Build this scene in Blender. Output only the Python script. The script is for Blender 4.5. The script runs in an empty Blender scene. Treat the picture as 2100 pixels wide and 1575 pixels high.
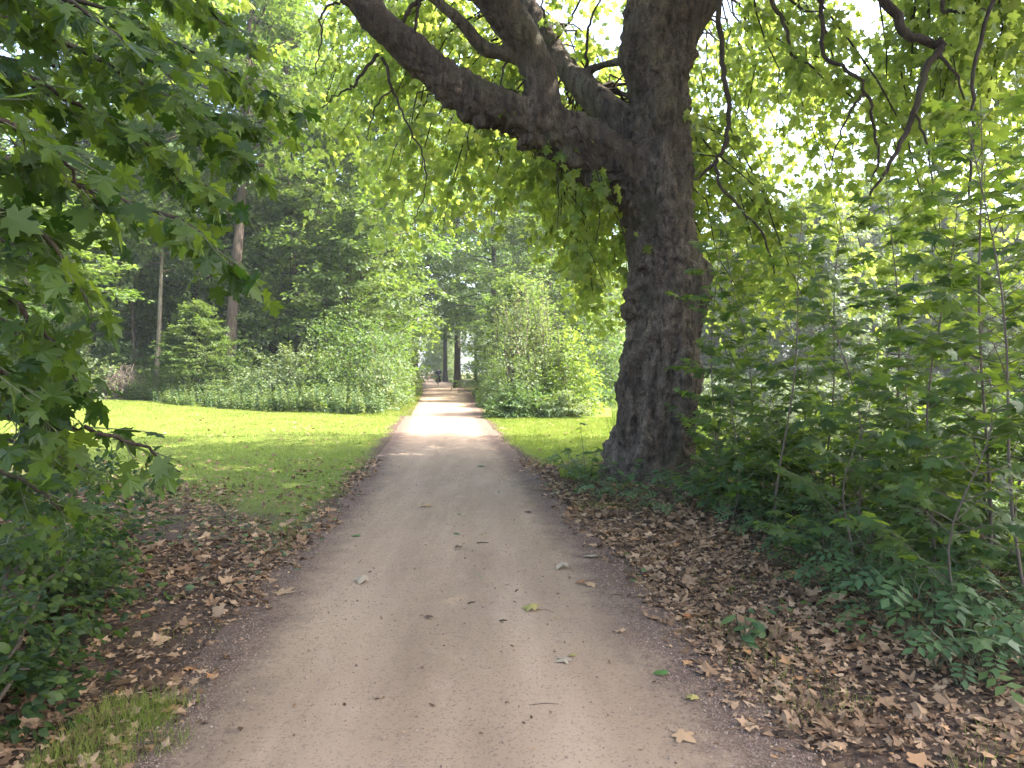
import bpy, math, random
import numpy as np
from mathutils import Vector, Matrix

rng = np.random.default_rng(11)
random.seed(11)
SC = bpy.context.scene
COL = SC.collection
PI = math.pi

# ------------------------------------------------------------------ camera
F_PX, CAM_H = 1419.0, 1.6
PITCH = math.atan(27.5 / F_PX)


def ray(px, py):
    u, v = (px - 1050) / F_PX, -(py - 787.5) / F_PX
    return np.array([u, math.cos(PITCH) + v * math.sin(PITCH), v * math.cos(PITCH) - math.sin(PITCH)])


def at(px, py, d):
    """world point at depth d (metres forward) seen at photo pixel px,py"""
    r = ray(px, py)
    return np.array([0, 0, CAM_H]) + r * (d / r[1])


def gnd(px, py):
    r = ray(px, py)
    t = CAM_H / -r[2]
    return np.array([r[0] * t, r[1] * t, 0.0])


SUN_EL, SUN_AZ = math.radians(54), math.radians(92)       # azimuth clockwise from straight ahead

# ------------------------------------------------------------------ noise
def _hash(ix, iy, iz):
    h = (ix * 374761393 + iy * 668265263 + iz * 2147483647 + 1013904223).astype(np.int64)
    h = (h ^ (h >> 13)) * 1274126177
    h = h & 0x7FFFFFFF
    h = (h ^ (h >> 16)) * 668265263
    return ((h ^ (h >> 15)) & 0xFFFF) / 65535.0


def vnoise(p):
    p = np.asarray(p, float)
    i = np.floor(p).astype(np.int64)
    f = p - i
    f = f * f * (3 - 2 * f)
    r = 0
    for dx in (0, 1):
        for dy in (0, 1):
            for dz in (0, 1):
                w = (f[:, 0] if dx else 1 - f[:, 0]) * (f[:, 1] if dy else 1 - f[:, 1]) * (f[:, 2] if dz else 1 - f[:, 2])
                r = r + w * _hash(i[:, 0] + dx, i[:, 1] + dy, i[:, 2] + dz)
    return r


def fbm(p, o=4):
    p = np.asarray(p, float)
    s, a, t = 0, 0.5, 0
    for k in range(o):
        s = s + a * vnoise(p * 2 ** k + 17.3 * k)
        t += a
        a *= 0.5
    return s / t


def noise2(x, y, sc, seed=0.0, o=4):
    x = np.asarray(x, float).ravel(); y = np.asarray(y, float).ravel()
    return fbm(np.stack([x * sc, y * sc, np.full_like(x, seed)], 1), o)


def sstep(a, b, x):
    t = np.clip((x - a) / (b - a), 0, 1)
    return t * t * (3 - 2 * t)


# ------------------------------------------------------------------ mesh helpers
def make_mesh(name, V, faces, mat, rnd=None, smooth=False, attrs=None):
    """faces: one (M,k) array or a list of them; rnd: value per face"""
    V = np.asarray(V, np.float32)
    if not isinstance(faces, list):
        faces = [faces]
    faces = [np.asarray(f, np.int32) for f in faces if len(f)]
    me = bpy.data.meshes.new(name)
    me.vertices.add(len(V)); me.vertices.foreach_set('co', V.ravel())
    idx = np.concatenate([f.ravel() for f in faces])
    tot = np.concatenate([np.full(len(f), f.shape[1], np.int32) for f in faces])
    start = np.concatenate([[0], np.cumsum(tot)[:-1]]).astype(np.int32)
    me.loops.add(len(idx)); me.loops.foreach_set('vertex_index', idx)
    me.polygons.add(len(tot)); me.polygons.foreach_set('loop_start', start)
    me.update(calc_edges=True)
    me.polygons.foreach_set('use_smooth', np.full(len(tot), bool(smooth)))
    if rnd is not None:
        a = me.attributes.new('rnd', 'FLOAT', 'FACE'); a.data.foreach_set('value', np.asarray(rnd, np.float32))
    for k, v in (attrs or {}).items():
        a = me.attributes.new(k, 'FLOAT', 'POINT'); a.data.foreach_set('value', np.asarray(v, np.float32))
    if mat:
        me.materials.append(mat)
    return me


def link(name, me, parent=None, loc=None, rotz=0.0, label=None, cat=None, group=None, kind=None):
    o = bpy.data.objects.new(name, me)
    COL.objects.link(o)
    if parent is not None:
        o.parent = parent
    if loc is not None:
        o.location = [float(c) for c in loc]
    o.rotation_euler = (0, 0, rotz)
    if label: o['label'] = label
    if cat: o['category'] = cat
    if group: o['group'] = group
    if kind: o['kind'] = kind
    return o


def thing(name, label, cat, loc=(0, 0, 0), rotz=0.0, group=None):
    return link(name, None, None, loc, rotz, label, cat, group)


def dup(root, loc, rotz=0.0, scale=(1, 1, 1), label=None, group=None):
    r = root.copy(); COL.objects.link(r)
    r.location = [float(c) for c in loc]; r.rotation_euler = (0, 0, rotz); r.scale = scale
    if label: r['label'] = label
    if group: r['group'] = group
    for ch in list(root.children):
        c = ch.copy(); COL.objects.link(c); c.parent = r
        for g in list(ch.children):
            d = g.copy(); COL.objects.link(d); d.parent = c
    return r


class Geo:
    """collects vertices and faces of several shapes for ONE mesh"""
    def __init__(self):
        self.V, self.F, self.R, self.n = [], {}, {}, 0

    def add(self, V, F, r=None):
        V = np.asarray(V, float); F = np.asarray(F, np.int64)
        if not len(F): return
        self.V.append(V)
        k = F.shape[1]
        self.F.setdefault(k, []).append(F + self.n)
        rr = np.full(len(F), 0.5) if r is None else np.broadcast_to(np.asarray(r, float), (len(F),))
        self.R.setdefault(k, []).append(rr)
        self.n += len(V)

    def arrays(self):
        ks = sorted(self.F)
        return np.concatenate(self.V), [np.concatenate(self.F[k]) for k in ks], np.concatenate([np.concatenate(self.R[k]) for k in ks])

    def mesh(self, name, mat, smooth=False):
        V, F, R = self.arrays()
        return make_mesh(name, V, F, mat, R, smooth)


def catmull(P, n):
    P = np.asarray(P, float)
    Q = np.vstack([2 * P[0] - P[1], P, 2 * P[-1] - P[-2]])
    out = []
    for i in range(len(P) - 1):
        p0, p1, p2, p3 = Q[i:i + 4]
        for t in np.linspace(0, 1, n, endpoint=False):
            out.append(0.5 * (2 * p1 + (p2 - p0) * t + (2 * p0 - 5 * p1 + 4 * p2 - p3) * t * t + (3 * p1 - p0 - 3 * p2 + p3) * t ** 3))
    out.append(P[-1])
    return np.array(out)


def tube(P, R, sides=6, cap=True):
    P = np.asarray(P, float); n = len(P)
    R = np.broadcast_to(np.asarray(R, float), (n,))
    T = np.gradient(P, axis=0); T /= np.linalg.norm(T, axis=1)[:, None] + 1e-9
    a = np.array([0, 0, 1.0]) if abs(T[0, 2]) < 0.9 else np.array([1.0, 0, 0])
    u = np.cross(T[0], a); u /= np.linalg.norm(u)
    ang = np.arange(sides) * 2 * PI / sides
    V = np.empty((n, sides, 3))
    for i in range(n):
        u = u - T[i] * (u @ T[i]); u /= np.linalg.norm(u) + 1e-9
        w = np.cross(T[i], u)
        V[i] = P[i] + R[i] * (np.cos(ang)[:, None] * u + np.sin(ang)[:, None] * w)
    V = V.reshape(-1, 3)
    i, j = np.meshgrid(np.arange(n - 1), np.arange(sides), indexing='ij')
    a_ = i * sides + j; b_ = i * sides + (j + 1) % sides
    F = np.stack([a_, b_, b_ + sides, a_ + sides], -1).reshape(-1, 4)
    if cap:
        V = np.vstack([V, P[0], P[-1]])
        k = np.arange(sides); k2 = (k + 1) % sides
        c0 = np.stack([k2, k, np.full(sides, n * sides), np.full(sides, n * sides)], -1)[:, :3]
        c1 = np.stack([k + (n - 1) * sides, k2 + (n - 1) * sides, np.full(sides, n * sides + 1)], -1)
        return V, F, np.vstack([c0, c1])
    return V, F, None


def add_tube(g, P, R, sides=6, r=None, cap=False):
    V, F, C = tube(P, R, sides, cap)
    n0 = g.n
    g.add(V, F, r)
    if C is not None:
        g.F.setdefault(3, []).append(C + n0); g.R.setdefault(3, []).append(np.full(len(C), 0.5))


# ------------------------------------------------------------------ leaf templates (y from stalk to tip, z = upper side)
def fan(outline, centre=(0, 0.32), droop=0.18, cup=0.10):
    half = np.array(outline, float)
    mir = half[1:-1][::-1] * [-1, 1]
    o = np.vstack([half, mir])
    P = np.vstack([[centre], o])
    z = -droop * P[:, 1] ** 2 - cup * (np.abs(P[:, 0]) * 1.6) ** 2
    z[0] += 0.03
    V = np.column_stack([P, z])
    n = len(o)
    k = np.arange(n)
    return V, np.stack([np.zeros(n, int), 1 + (k + 1) % n, 1 + k], -1)


MAPLE = fan([(0, 0), (.17, -.10), (.30, -.02), (.48, -.02), (.36, .14), (.30, .20), (.46, .27), (.66, .48), (.46, .46), (.40, .56), (.22, .47), (.21, .64), (.31, .78), (.15, .80), (0, 1.06)])
PLANE = fan([(0, .02), (.22, -.08), (.44, .02), (.30, .2), (.58, .36), (.60, .52), (.27, .53), (.22, .74), (0, 1.0)])
LOBED = fan([(0, 0), (.40, .0), (.26, .24), (.56, .50), (.22, .56), (0, 1.0)])
OVAL = fan([(0, 0), (.22, .18), (.32, .45), (.2, .78), (0, 1.0)], centre=(0, .45))
DIAM = (np.array([[0, 0, 0], [.34, .45, .05], [0, 1, -.12], [-.34, .45, .05]]), np.array([[0, 1, 2, 3]]))
FATQ = (np.array([[0, 0, 0], [.46, .42, -.04], [0, 1, -.1], [-.46, .42, -.04]]), np.array([[0, 1, 2, 3]]))


def make_pinnate():
    V, F = [], []
    n = 0
    items = [((0, .72), (0, 1), .34)] + [((0, .2 + .2 * i), (s, .35), .32) for i in range(3) for s in (-1, 1)]
    for (bx, by), d, L in items:
        d = np.array(d, float); d /= np.linalg.norm(d); w = np.array([d[1], -d[0]])
        for a, b in ((0, 0), (.26, .45), (0, 1), (-.26, .45)):
            p = np.array([bx, by]) + L * (b * d + a * w)
            V.append([p[0], p[1], -.2 * p[1] ** 2 - .12 * abs(p[0]) * b])
        F.append([n, n + 1, n + 2, n + 3]); n += 4
    return np.array(V), np.array(F)


PINN = make_pinnate()


def norm(a):
    return a / (np.linalg.norm(a, axis=-1, keepdims=True) + 1e-9)


def place(g, tmpl, P, Y, N, S, r=None, jit=0.0):
    """add one leaf per row; r = tone per leaf"""
    tv, tf = tmpl
    P = np.asarray(P, float); m = len(P)
    if m == 0: return
    Y = norm(np.asarray(Y, float)); N = np.asarray(N, float)
    Z = norm(N - (N * Y).sum(1, keepdims=True) * Y)
    X = np.cross(Y, Z)
    S = np.broadcast_to(np.asarray(S, float), (m,))
    T = np.broadcast_to(tv, (m,) + tv.shape).copy()
    if jit:
        T = T + rng.normal(0, jit, T.shape) * [0.6, 0.6, 1.0]
        T[:, :, 2] *= rng.uniform(-.4, 2.2, (m, 1))
    V = P[:, None] + S[:, None, None] * (T[:, :, :1] * X[:, None] + T[:, :, 1:2] * Y[:, None] + T[:, :, 2:] * Z[:, None])
    F = (tf[None] + (np.arange(m) * len(tv))[:, None, None]).reshape(-1, tf.shape[1])
    if r is None:
        r = rng.random(m)
    g.add(V.reshape(-1, 3), F, np.repeat(r, len(tf)))


def sprays(C, A, n, L, W, nj=0.35, droop=0.3, up=1.0):
    """leaves of flat drooping sprays: start C (M,3), direction A (M,3)"""
    C = np.asarray(C, float); A = norm(np.asarray(A, float)); M = len(C)
    side = np.cross(A, [0, 0, 1.0]); bad = np.linalg.norm(side, axis=1) < .05
    side[bad] = [1, 0, 0]; side = norm(side)
    t = rng.uniform(.05, 1, (M, n)); s = rng.uniform(-1, 1, (M, n)) * (1.1 - .7 * t)
    L = np.broadcast_to(np.asarray(L, float), (M,)); W = np.broadcast_to(np.asarray(W, float), (M,))
    P = C[:, None] + A[:, None] * (t * L[:, None])[..., None] + side[:, None] * (s * W[:, None])[..., None]
    P[..., 2] -= droop * (t ** 2) * L[:, None] + .25 * np.abs(s) * W[:, None] + rng.normal(0, .06, (M, n)) * L[:, None]
    Y = A[:, None] * rng.uniform(.3, 1, (M, n))[..., None] + side[:, None] * (s * 1.2)[..., None] + rng.normal(0, .3, (M, n, 3))
    Y[..., 2] -= .25
    N = np.array([0, 0, up]) + rng.normal(0, nj, (M, n, 3)) + .25 * A[:, None]
    return P.reshape(-1, 3), Y.reshape(-1, 3), N.reshape(-1, 3)


# ------------------------------------------------------------------ materials
def new_mat(name):
    m = bpy.data.materials.new(name); m.use_nodes = True
    nt = m.node_tree; nt.nodes.clear()
    out = nt.nodes.new('ShaderNodeOutputMaterial')
    return m, nt, out


def N(nt, typ, **kw):
    n = nt.nodes.new(typ)
    for k, v in kw.items():
        if k.startswith('i_'):
            n.inputs[k[2:].replace('_', ' ')].default_value = v
        else:
            setattr(n, k, v)
    return n


def rgba(c): return (c[0], c[1], c[2], 1.0)


def ramp(nt, fac, stops):
    r = nt.nodes.new('ShaderNodeValToRGB')
    e = r.color_ramp.elements
    while len(e) < len(stops): e.new(0.5)
    for el, (p, c) in zip(e, stops):
        el.position = p; el.color = rgba(c) if len(c) == 3 else c
    nt.links.new(fac, r.inputs['Fac'])
    return r.outputs['Color']


def mixc(nt, fac, a, b, mode='MIX'):
    m = nt.nodes.new('ShaderNodeMix'); m.data_type = 'RGBA'; m.blend_type = mode
    for sock, v in ((m.inputs[0], fac), (m.inputs[6], a), (m.inputs[7], b)):
        if isinstance(v, (int, float)): sock.default_value = v
        elif isinstance(v, tuple): sock.default_value = rgba(v)
        else: nt.links.new(v, sock)
    return m.outputs[2]


def noise_node(nt, scale, detail=4, rough=.55, stretch=None, coord='Object'):
    tc = nt.nodes.new('ShaderNodeTexCoord')
    src = tc.outputs[coord]
    if stretch:
        mp = nt.nodes.new('ShaderNodeMapping'); mp.inputs['Scale'].default_value = stretch
        nt.links.new(src, mp.inputs[0]); src = mp.outputs[0]
    n = nt.nodes.new('ShaderNodeTexNoise')
    n.inputs['Scale'].default_value = scale; n.inputs['Detail'].default_value = detail; n.inputs['Roughness'].default_value = rough
    nt.links.new(src, n.inputs['Vector'])
    return n.outputs['Fac']


def leaf_mat(name, stops, trans, tfac=.45, rough=.45, spec=.35):
    """stops: colours over the tone of each leaf; trans: two colours of light passing through"""
    m, nt, out = new_mat(name)
    at_ = N(nt, 'ShaderNodeAttribute', attribute_name='rnd')
    n = len(stops)
    col = ramp(nt, at_.outputs['Fac'], [(i / max(1, n - 1), c) for i, c in enumerate(stops)])
    tcol = ramp(nt, at_.outputs['Fac'], [(0, trans[0]), (1, trans[1])])
    b = N(nt, 'ShaderNodeBsdfPrincipled'); b.inputs['Roughness'].default_value = rough
    b.inputs['Specular IOR Level'].default_value = spec
    nt.links.new(col, b.inputs['Base Color'])
    t = N(nt, 'ShaderNodeBsdfTranslucent'); nt.links.new(tcol, t.inputs['Color'])
    mx = N(nt, 'ShaderNodeMixShader'); mx.inputs[0].default_value = tfac
    nt.links.new(b.outputs[0], mx.inputs[1]); nt.links.new(t.outputs[0], mx.inputs[2])
    nt.links.new(mx.outputs[0], out.inputs[0])
    return m


def bark_mat(name, dark, light, scale=6, patch=None, bump=.6, stretch=(1, 1, .22)):
    m, nt, out = new_mat(name)
    a = noise_node(nt, scale, 6, .65, stretch)
    col = ramp(nt, a, [(.30, dark), (.55, tuple((x + y) / 2 for x, y in zip(dark, light))), (.75, light)])
    if patch:
        p = noise_node(nt, 1.7, 3, .5, (1, 1, .6))
        pf = ramp(nt, p, [(.60, (0, 0, 0)), (.635, (.9, .9, .9))])
        col = mixc(nt, pf, col, patch)
    dk = noise_node(nt, 1.3, 5, .6)
    col = mixc(nt, ramp(nt, dk, [(.45, (0, 0, 0)), (.68, (.62, .62, .62))]), col, tuple(c * .8 for c in dark))
    b = N(nt, 'ShaderNodeBsdfPrincipled'); b.inputs['Roughness'].default_value = .9; b.inputs['Specular IOR Level'].default_value = .15
    nt.links.new(col, b.inputs['Base Color'])
    f = noise_node(nt, scale * 4, 8, .7, stretch)
    bp = N(nt, 'ShaderNodeBump'); bp.inputs['Strength'].default_value = bump; bp.inputs['Distance'].default_value = .05
    fs = noise_node(nt, 15, 5, .65, (1, 1, .28))
    fg = noise_node(nt, 60, 3, .7)
    col = mixc(nt, ramp(nt, fg, [(.38, (.6, .6, .6)), (.55, (0, 0, 0))]), col, tuple(c * .75 for c in dark))
    col = mixc(nt, ramp(nt, fs, [(.36, (.75, .75, .75)), (.47, (0, 0, 0))]), col, tuple(c * .7 for c in dark))
    al = noise_node(nt, .9, 4, .65)
    col = mixc(nt, ramp(nt, al, [(.5, (0, 0, 0)), (.72, (.35, .35, .35))]), col, (.10, .11, .045))
    nt.links.new(col, b.inputs['Base Color'])
    fm = N(nt, 'ShaderNodeMath', operation='ADD'); nt.links.new(f, fm.inputs[0]); nt.links.new(fs, fm.inputs[1]); f = fm.outputs[0]
    mm = N(nt, 'ShaderNodeMath', operation='ADD'); nt.links.new(a, mm.inputs[0]); nt.links.new(f, mm.inputs[1])
    nt.links.new(mm.outputs[0], bp.inputs['Height']); nt.links.new(bp.outputs[0], b.inputs['Normal'])
    nt.links.new(b.outputs[0], out.inputs[0])
    return m


def plain(name, col, rough=.7, metal=0.0):
    m, nt, out = new_mat(name)
    b = N(nt, 'ShaderNodeBsdfPrincipled'); b.inputs['Roughness'].default_value = rough; b.inputs['Metallic'].default_value = metal
    a = noise_node(nt, 9, 3)
    nt.links.new(mixc(nt, a, tuple(c * .85 for c in col), tuple(min(1, c * 1.12) for c in col)), b.inputs['Base Color'])
    nt.links.new(b.outputs[0], out.inputs[0])
    return m


YT = ((.20, .34, .02), (.42, .50, .05))
M_PLANE_LEAF = leaf_mat('plane_leaf', [(.045, .085, .018), (.07, .12, .02), (.10, .13, .025)], ((.36, .49, .06), (.52, .60, .11)), .54)
M_MAPLE = leaf_mat('maple_leaf', [(.018, .040, .010), (.036, .066, .014), (.065, .105, .022)], ((.06, .14, .010), (.30, .42, .03)), .46, .45, .28)
M_SAP = leaf_mat('sapling_leaf', [(.030, .062, .022), (.058, .10, .032), (.075, .115, .03)], ((.14, .25, .024), (.34, .46, .045)), .47, .45, .35)
M_WOOD1 = leaf_mat('wood_leaf', [(.045, .078, .025), (.078, .118, .034), (.115, .15, .048)], ((.15, .27, .025), (.29, .40, .05)), .42)
M_WOOD2 = leaf_mat('dark_wood_leaf', [(.044, .080, .026), (.075, .118, .036)], ((.14, .26, .025), (.24, .37, .045)), .38)
M_WOOD3 = leaf_mat('yellow_wood_leaf', [(.06, .11, .02), (.10, .15, .03)], ((.24, .36, .03), (.36, .46, .05)), .46)
M_PALE = leaf_mat('pale_leaf', [(.06, .095, .045), (.10, .14, .06), (.15, .18, .09)], ((.16, .25, .04), (.30, .38, .08)), .38, .5, .5)
M_LIGHT = leaf_mat('light_shrub_leaf', [(.055, .09, .035), (.09, .13, .05), (.14, .17, .075)], ((.18, .28, .04), (.32, .41, .08)), .42, .5, .4)
M_NETTLE = leaf_mat('nettle_leaf', [(.055, .10, .045), (.09, .14, .055), (.15, .17, .06)], ((.15, .26, .04), (.30, .36, .06)), .36, .5, .45)
M_LOW = leaf_mat('low_leaf', [(.035, .075, .032), (.055, .105, .04), (.085, .13, .04)], ((.10, .20, .03), (.2, .32, .04)), .35, .5, .4)
M_IVY = leaf_mat('ivy_leaf', [(.014, .030, .011), (.030, .055, .016), (.08, .12, .026)], ((.05, .11, .012), (.24, .35, .035)), .33, .5, .22)
M_GRASS = leaf_mat('grass_blade', [(.10, .145, .024), (.15, .18, .035), (.22, .21, .075)], ((.26, .36, .03), (.36, .42, .06)), .35, .6, .2)
M_REED = leaf_mat('tall_grass_blade', [(.09, .17, .025), (.16, .22, .05)], ((.24, .38, .04), (.36, .44, .08)), .4, .6, .2)
M_DEAD = leaf_mat('dead_leaf', [(.05, .032, .020), (.135, .081, .046), (.235, .148, .088), (.385, .265, .165), (.33, .165, .068)], ((.12, .06, .02), (.2, .11, .04)), .15, .75, .2)
M_BARK = bark_mat('plane_bark', (.042, .033, .027), (.25, .20, .15), 8, (.165, .145, .105), 1.0)
M_TRUNKBARK = bark_mat('plane_trunk_bark', (.045, .035, .028), (.32, .255, .19), 9, None, 1.0, (1, 1, .55))
M_TWIG = bark_mat('twig_bark', (.03, .022, .018), (.10, .075, .055), 14, None, .4)
M_WBARK = bark_mat('wood_bark', (.06, .045, .035), (.20, .15, .115), 5, None, .6)
M_DBARK = bark_mat('dark_bark', (.03, .025, .022), (.09, .072, .06), 5, None, .6)
M_PBARK = bark_mat('pale_bark', (.12, .10, .075), (.36, .31, .24), 5, None, .5)
M_STEM = plain('green_stem', (.07, .08, .035), .7)
M_BROWNSTEM = plain('brown_stem', (.10, .075, .055), .8)
M_PEBBLE = leaf_mat('pebble', [(.12, .08, .06), (.21, .15, .115), (.31, .24, .19)], ((0, 0, 0), (0, 0, 0)), 0.0, .8, .2)


# ------------------------------------------------------------------ the lie of the land
PC_Y = np.array([-20, 0, 2.8, 4.6, 10, 17, 24, 45, 73, 113, 170, 400])
PC_X = np.array([1.6, 0.05, -.20, -.38, -.88, -1.63, -2.35, -4.3, -7.6, -13.0, -21.0, -60.0])
PC_W = np.array([2.6, 2.6, 2.58, 2.5, 2.35, 2.3, 2.35, 3.1, 3.2, 3.0, 3.0, 3.0])
_yy = np.linspace(-20, 400, 2101)
_k = np.ones(25) / 25
_cx = np.interp(_yy, PC_Y, PC_X); _cx[12:-12] = np.convolve(_cx, _k, 'valid')
_cw = np.interp(_yy, PC_Y, PC_W); _cw[12:-12] = np.convolve(_cw, _k, 'valid')


def pcx(y): return np.interp(y, _yy, _cx)
def phw(y): return np.interp(y, _yy, _cw) / 2


def nettle_y(x): return 25.2 + np.clip(-6.2 - x, 0, 40) * .5


def hz(x, y):
    x = np.asarray(x, float); y = np.asarray(y, float)
    d = np.abs(x - pcx(y)) - phw(y)
    z = .06 * sstep(0.1, 2.0, d) * (noise2(x, y, .45, 3.1, 3).reshape(x.shape) - .35)
    z = z + .35 * sstep(14, 34, y) * sstep(-3, -14, x - pcx(y) + 2)
    z = z - .035 * sstep(0.0, -.9, d) * 0
    pond = sstep(4.6, 7.6, x - .03 * y + 1.2 * (noise2(x, y, .25, 8.2, 2).reshape(x.shape) - .5)) * sstep(1.5, 6, y) * (1 - sstep(44, 54, y))
    return z - 1.15 * pond


def lawn_mask(x, y):
    x = np.asarray(x, float); y = np.asarray(y, float)
    n = noise2(x, y, .55, 1.7, 4).reshape(x.shape) - .5
    n2 = noise2(x, y, 2.3, 4.4, 3).reshape(x.shape) - .5
    d = np.abs(x - pcx(y)) - phw(y)
    left = sstep(-2.4, 2.4, y - (9.2 - .62 * (np.clip(x, -9, -1.5) + 5.4)) + 3.2 * n + 1.4 * n2) * (x < pcx(y))
    right = sstep(-.6, 1.0, y - 11.6 + 1.2 * n - .25 * (x - 1)) * (x > pcx(y)) * sstep(5.6, 4.6, x)
    edge = sstep(.05, .55, d + .45 * n + .3 * n2)
    return (left + right) * edge


# ground sheet
def axis(lo, hi, dense_lo, dense_hi, fine, growth=1.12):
    a = list(np.arange(dense_lo, dense_hi, fine))
    s, v = fine, a[-1]
    up = []
    while v < hi:
        s *= growth; v += s; up.append(v)
    s, v = fine, a[0]
    dn = []
    while v > lo:
        s *= growth; v -= s; dn.append(v)
    return np.array(dn[::-1] + a + up)


gx, gy = axis(-400, 400, -9, 9, .16), axis(-40, 700, 1.0, 26, .2)
X, Y = np.meshgrid(gx, gy)
Z = hz(X, Y)
near = np.exp(-((Y / 9) ** 2)) * sstep(.1, .6, np.abs(X - pcx(Y)) - phw(Y))
Z = Z + .05 * near * (noise2(X, Y, 2.4, 6.0, 3).reshape(X.shape) - .5)


def grid_faces(ny, nx):
    i, j = np.meshgrid(np.arange(ny - 1), np.arange(nx - 1), indexing='ij')
    a = i * nx + j
    return np.stack([a, a + 1, a + nx + 1, a + nx], -1).reshape(-1, 4)


m, nt, out = new_mat('ground_soil_and_turf')
la = N(nt, 'ShaderNodeAttribute', attribute_name='lawn').outputs['Fac']
n1 = noise_node(nt, 2.2, 6, .65); n2 = noise_node(nt, 26, 5, .7); n3 = noise_node(nt, .5, 3)
soil = ramp(nt, n2, [(.25, (.028, .020, .016)), (.5, (.07, .048, .036)), (.72, (.14, .098, .07))])
turf = ramp(nt, n2, [(.25, (.08, .105, .022)), (.5, (.125, .155, .034)), (.78, (.18, .19, .055))])
turf = mixc(nt, ramp(nt, n3, [(.4, (0, 0, 0)), (.7, (.6, .6, .6))]), turf, (.14, .20, .03))
md = N(nt, 'ShaderNodeMath', operation='ADD'); nt.links.new(la, md.inputs[0])
m2 = N(nt, 'ShaderNodeMath', operation='MULTIPLY_ADD'); nt.links.new(n1, m2.inputs[0]); m2.inputs[1].default_value = .9; m2.inputs[2].default_value = -.45
nt.links.new(m2.outputs[0], md.inputs[1])
lf = ramp(nt, md.outputs[0], [(.30, (0, 0, 0)), (.92, (1, 1, 1))])
b = N(nt, 'ShaderNodeBsdfPrincipled'); b.inputs['Roughness'].default_value = .95; b.inputs['Specular IOR Level'].default_value = .1
nt.links.new(mixc(nt, lf, soil, turf), b.inputs['Base Color'])
bp = N(nt, 'ShaderNodeBump'); bp.inputs['Strength'].default_value = .7; bp.inputs['Distance'].default_value = .03
nt.links.new(n2, bp.inputs['Height']); nt.links.new(bp.outputs[0], b.inputs['Normal']); nt.links.new(b.outputs[0], out.inputs[0])
LAWN = np.clip(lawn_mask(X, Y) + (Y > nettle_y(X) + 3) * -.4, 0, 1)
link('ground', make_mesh('ground', np.stack([X, Y, Z], -1).reshape(-1, 3), grid_faces(*X.shape), m, None, True, {'lawn': LAWN.ravel()}), kind='structure')

# path sheet with a ragged gravel margin
ys = np.concatenate([np.arange(-12, 30, .12), np.arange(30, 200, .8)])
us = np.concatenate([[-1.34, -1.22, -1.12], np.linspace(-1.02, 1.02, 29), [1.12, 1.22, 1.34]])
PY, U = np.meshgrid(ys, us, indexing='ij')
HW = phw(PY)
rag = (noise2(PY * 1.0, U * 0 + np.sign(U) * 5, 1.3, 2.2, 4).reshape(U.shape) - .5) * .5
PX = pcx(PY) + U * HW + np.where(np.abs(U) > 1.0, rag * (np.abs(U) - 1) / .3 * np.sign(U), 0)
edge_f = np.abs(U)
PZ = .008 - .02 * sstep(1.0, 1.34, np.abs(U)) + .012 * (noise2(PX, PY, .9, 9.0, 3).reshape(U.shape) - .5) * (np.abs(U) < 1.1)
m, nt, out = new_mat('path_gravel')
ea = N(nt, 'ShaderNodeAttribute', attribute_name='edge').outputs['Fac']
f1 = noise_node(nt, 1.1, 5, .6, (1.8, .35, 1)); f2 = noise_node(nt, 70, 4, .75); f3 = noise_node(nt, 3.5, 5, .7); f4 = noise_node(nt, 260, 2, .8)
base = ramp(nt, f1, [(.28, (.212, .152, .106)), (.5, (.28, .204, .141)), (.75, (.37, .275, .194))])
base = mixc(nt, ramp(nt, f3, [(.58, (0, 0, 0)), (.74, (.55, .55, .55))]), base, (.40, .30, .23))
base = mixc(nt, ramp(nt, f2, [(.32, (.85, .85, .85)), (.46, (0, 0, 0))]), base, (.08, .055, .042))
base = mixc(nt, ramp(nt, f4, [(.62, (0, 0, 0)), (.72, (.6, .6, .6))]), base, (.44, .38, .32))
tk = ramp(nt, ea, [(.22, (0, 0, 0)), (.42, (.5, .5, .5)), (.62, (0, 0, 0))])
tm_ = mixc(nt, f1, (0., 0., 0.), tk)
base = mixc(nt, tm_, base, (.43, .32, .235))
f5 = noise_node(nt, 14, 5, .7)
base = mixc(nt, ramp(nt, f5, [(.56, (0, 0, 0)), (.72, (.45, .45, .45))]), base, (.16, .115, .085))
marg = ramp(nt, f2, [(.28, (.05, .035, .027)), (.5, (.12, .083, .064)), (.7, (.235, .17, .132))])
ma = N(nt, 'ShaderNodeMath', operation='MULTIPLY_ADD'); nt.links.new(f3, ma.inputs[0]); ma.inputs[1].default_value = .55; nt.links.new(ea, ma.inputs[2])
mf = ramp(nt, ma.outputs[0], [(.0, (0, 0, 0)), (1.0, (1, 1, 1))])
ms = N(nt, 'ShaderNodeMapRange'); ms.inputs['From Min'].default_value = 1.0; ms.inputs['From Max'].default_value = 1.28
nt.links.new(ma.outputs[0], ms.inputs['Value'])
b = N(nt, 'ShaderNodeBsdfPrincipled'); b.inputs['Roughness'].default_value = .95; b.inputs['Specular IOR Level'].default_value = .1
nt.links.new(mixc(nt, ms.outputs[0], base, marg), b.inputs['Base Color'])
bp = N(nt, 'ShaderNodeBump'); bp.inputs['Strength'].default_value = .55; bp.inputs['Distance'].default_value = .012
ad = N(nt, 'ShaderNodeMath', operation='ADD'); nt.links.new(f2, ad.inputs[0]); nt.links.new(f4, ad.inputs[1])
nt.links.new(ad.outputs[0], bp.inputs['Height']); nt.links.new(bp.outputs[0], b.inputs['Normal']); nt.links.new(b.outputs[0], out.inputs[0])
# right-hand margin is wider than the left one
EDGE = np.abs(U) + .06 * (U > 0)
link('path', make_mesh('path', np.stack([PX, PY, PZ], -1).reshape(-1, 3), grid_faces(*U.shape), m, None, True, {'edge': EDGE.ravel()}), kind='structure')

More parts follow.
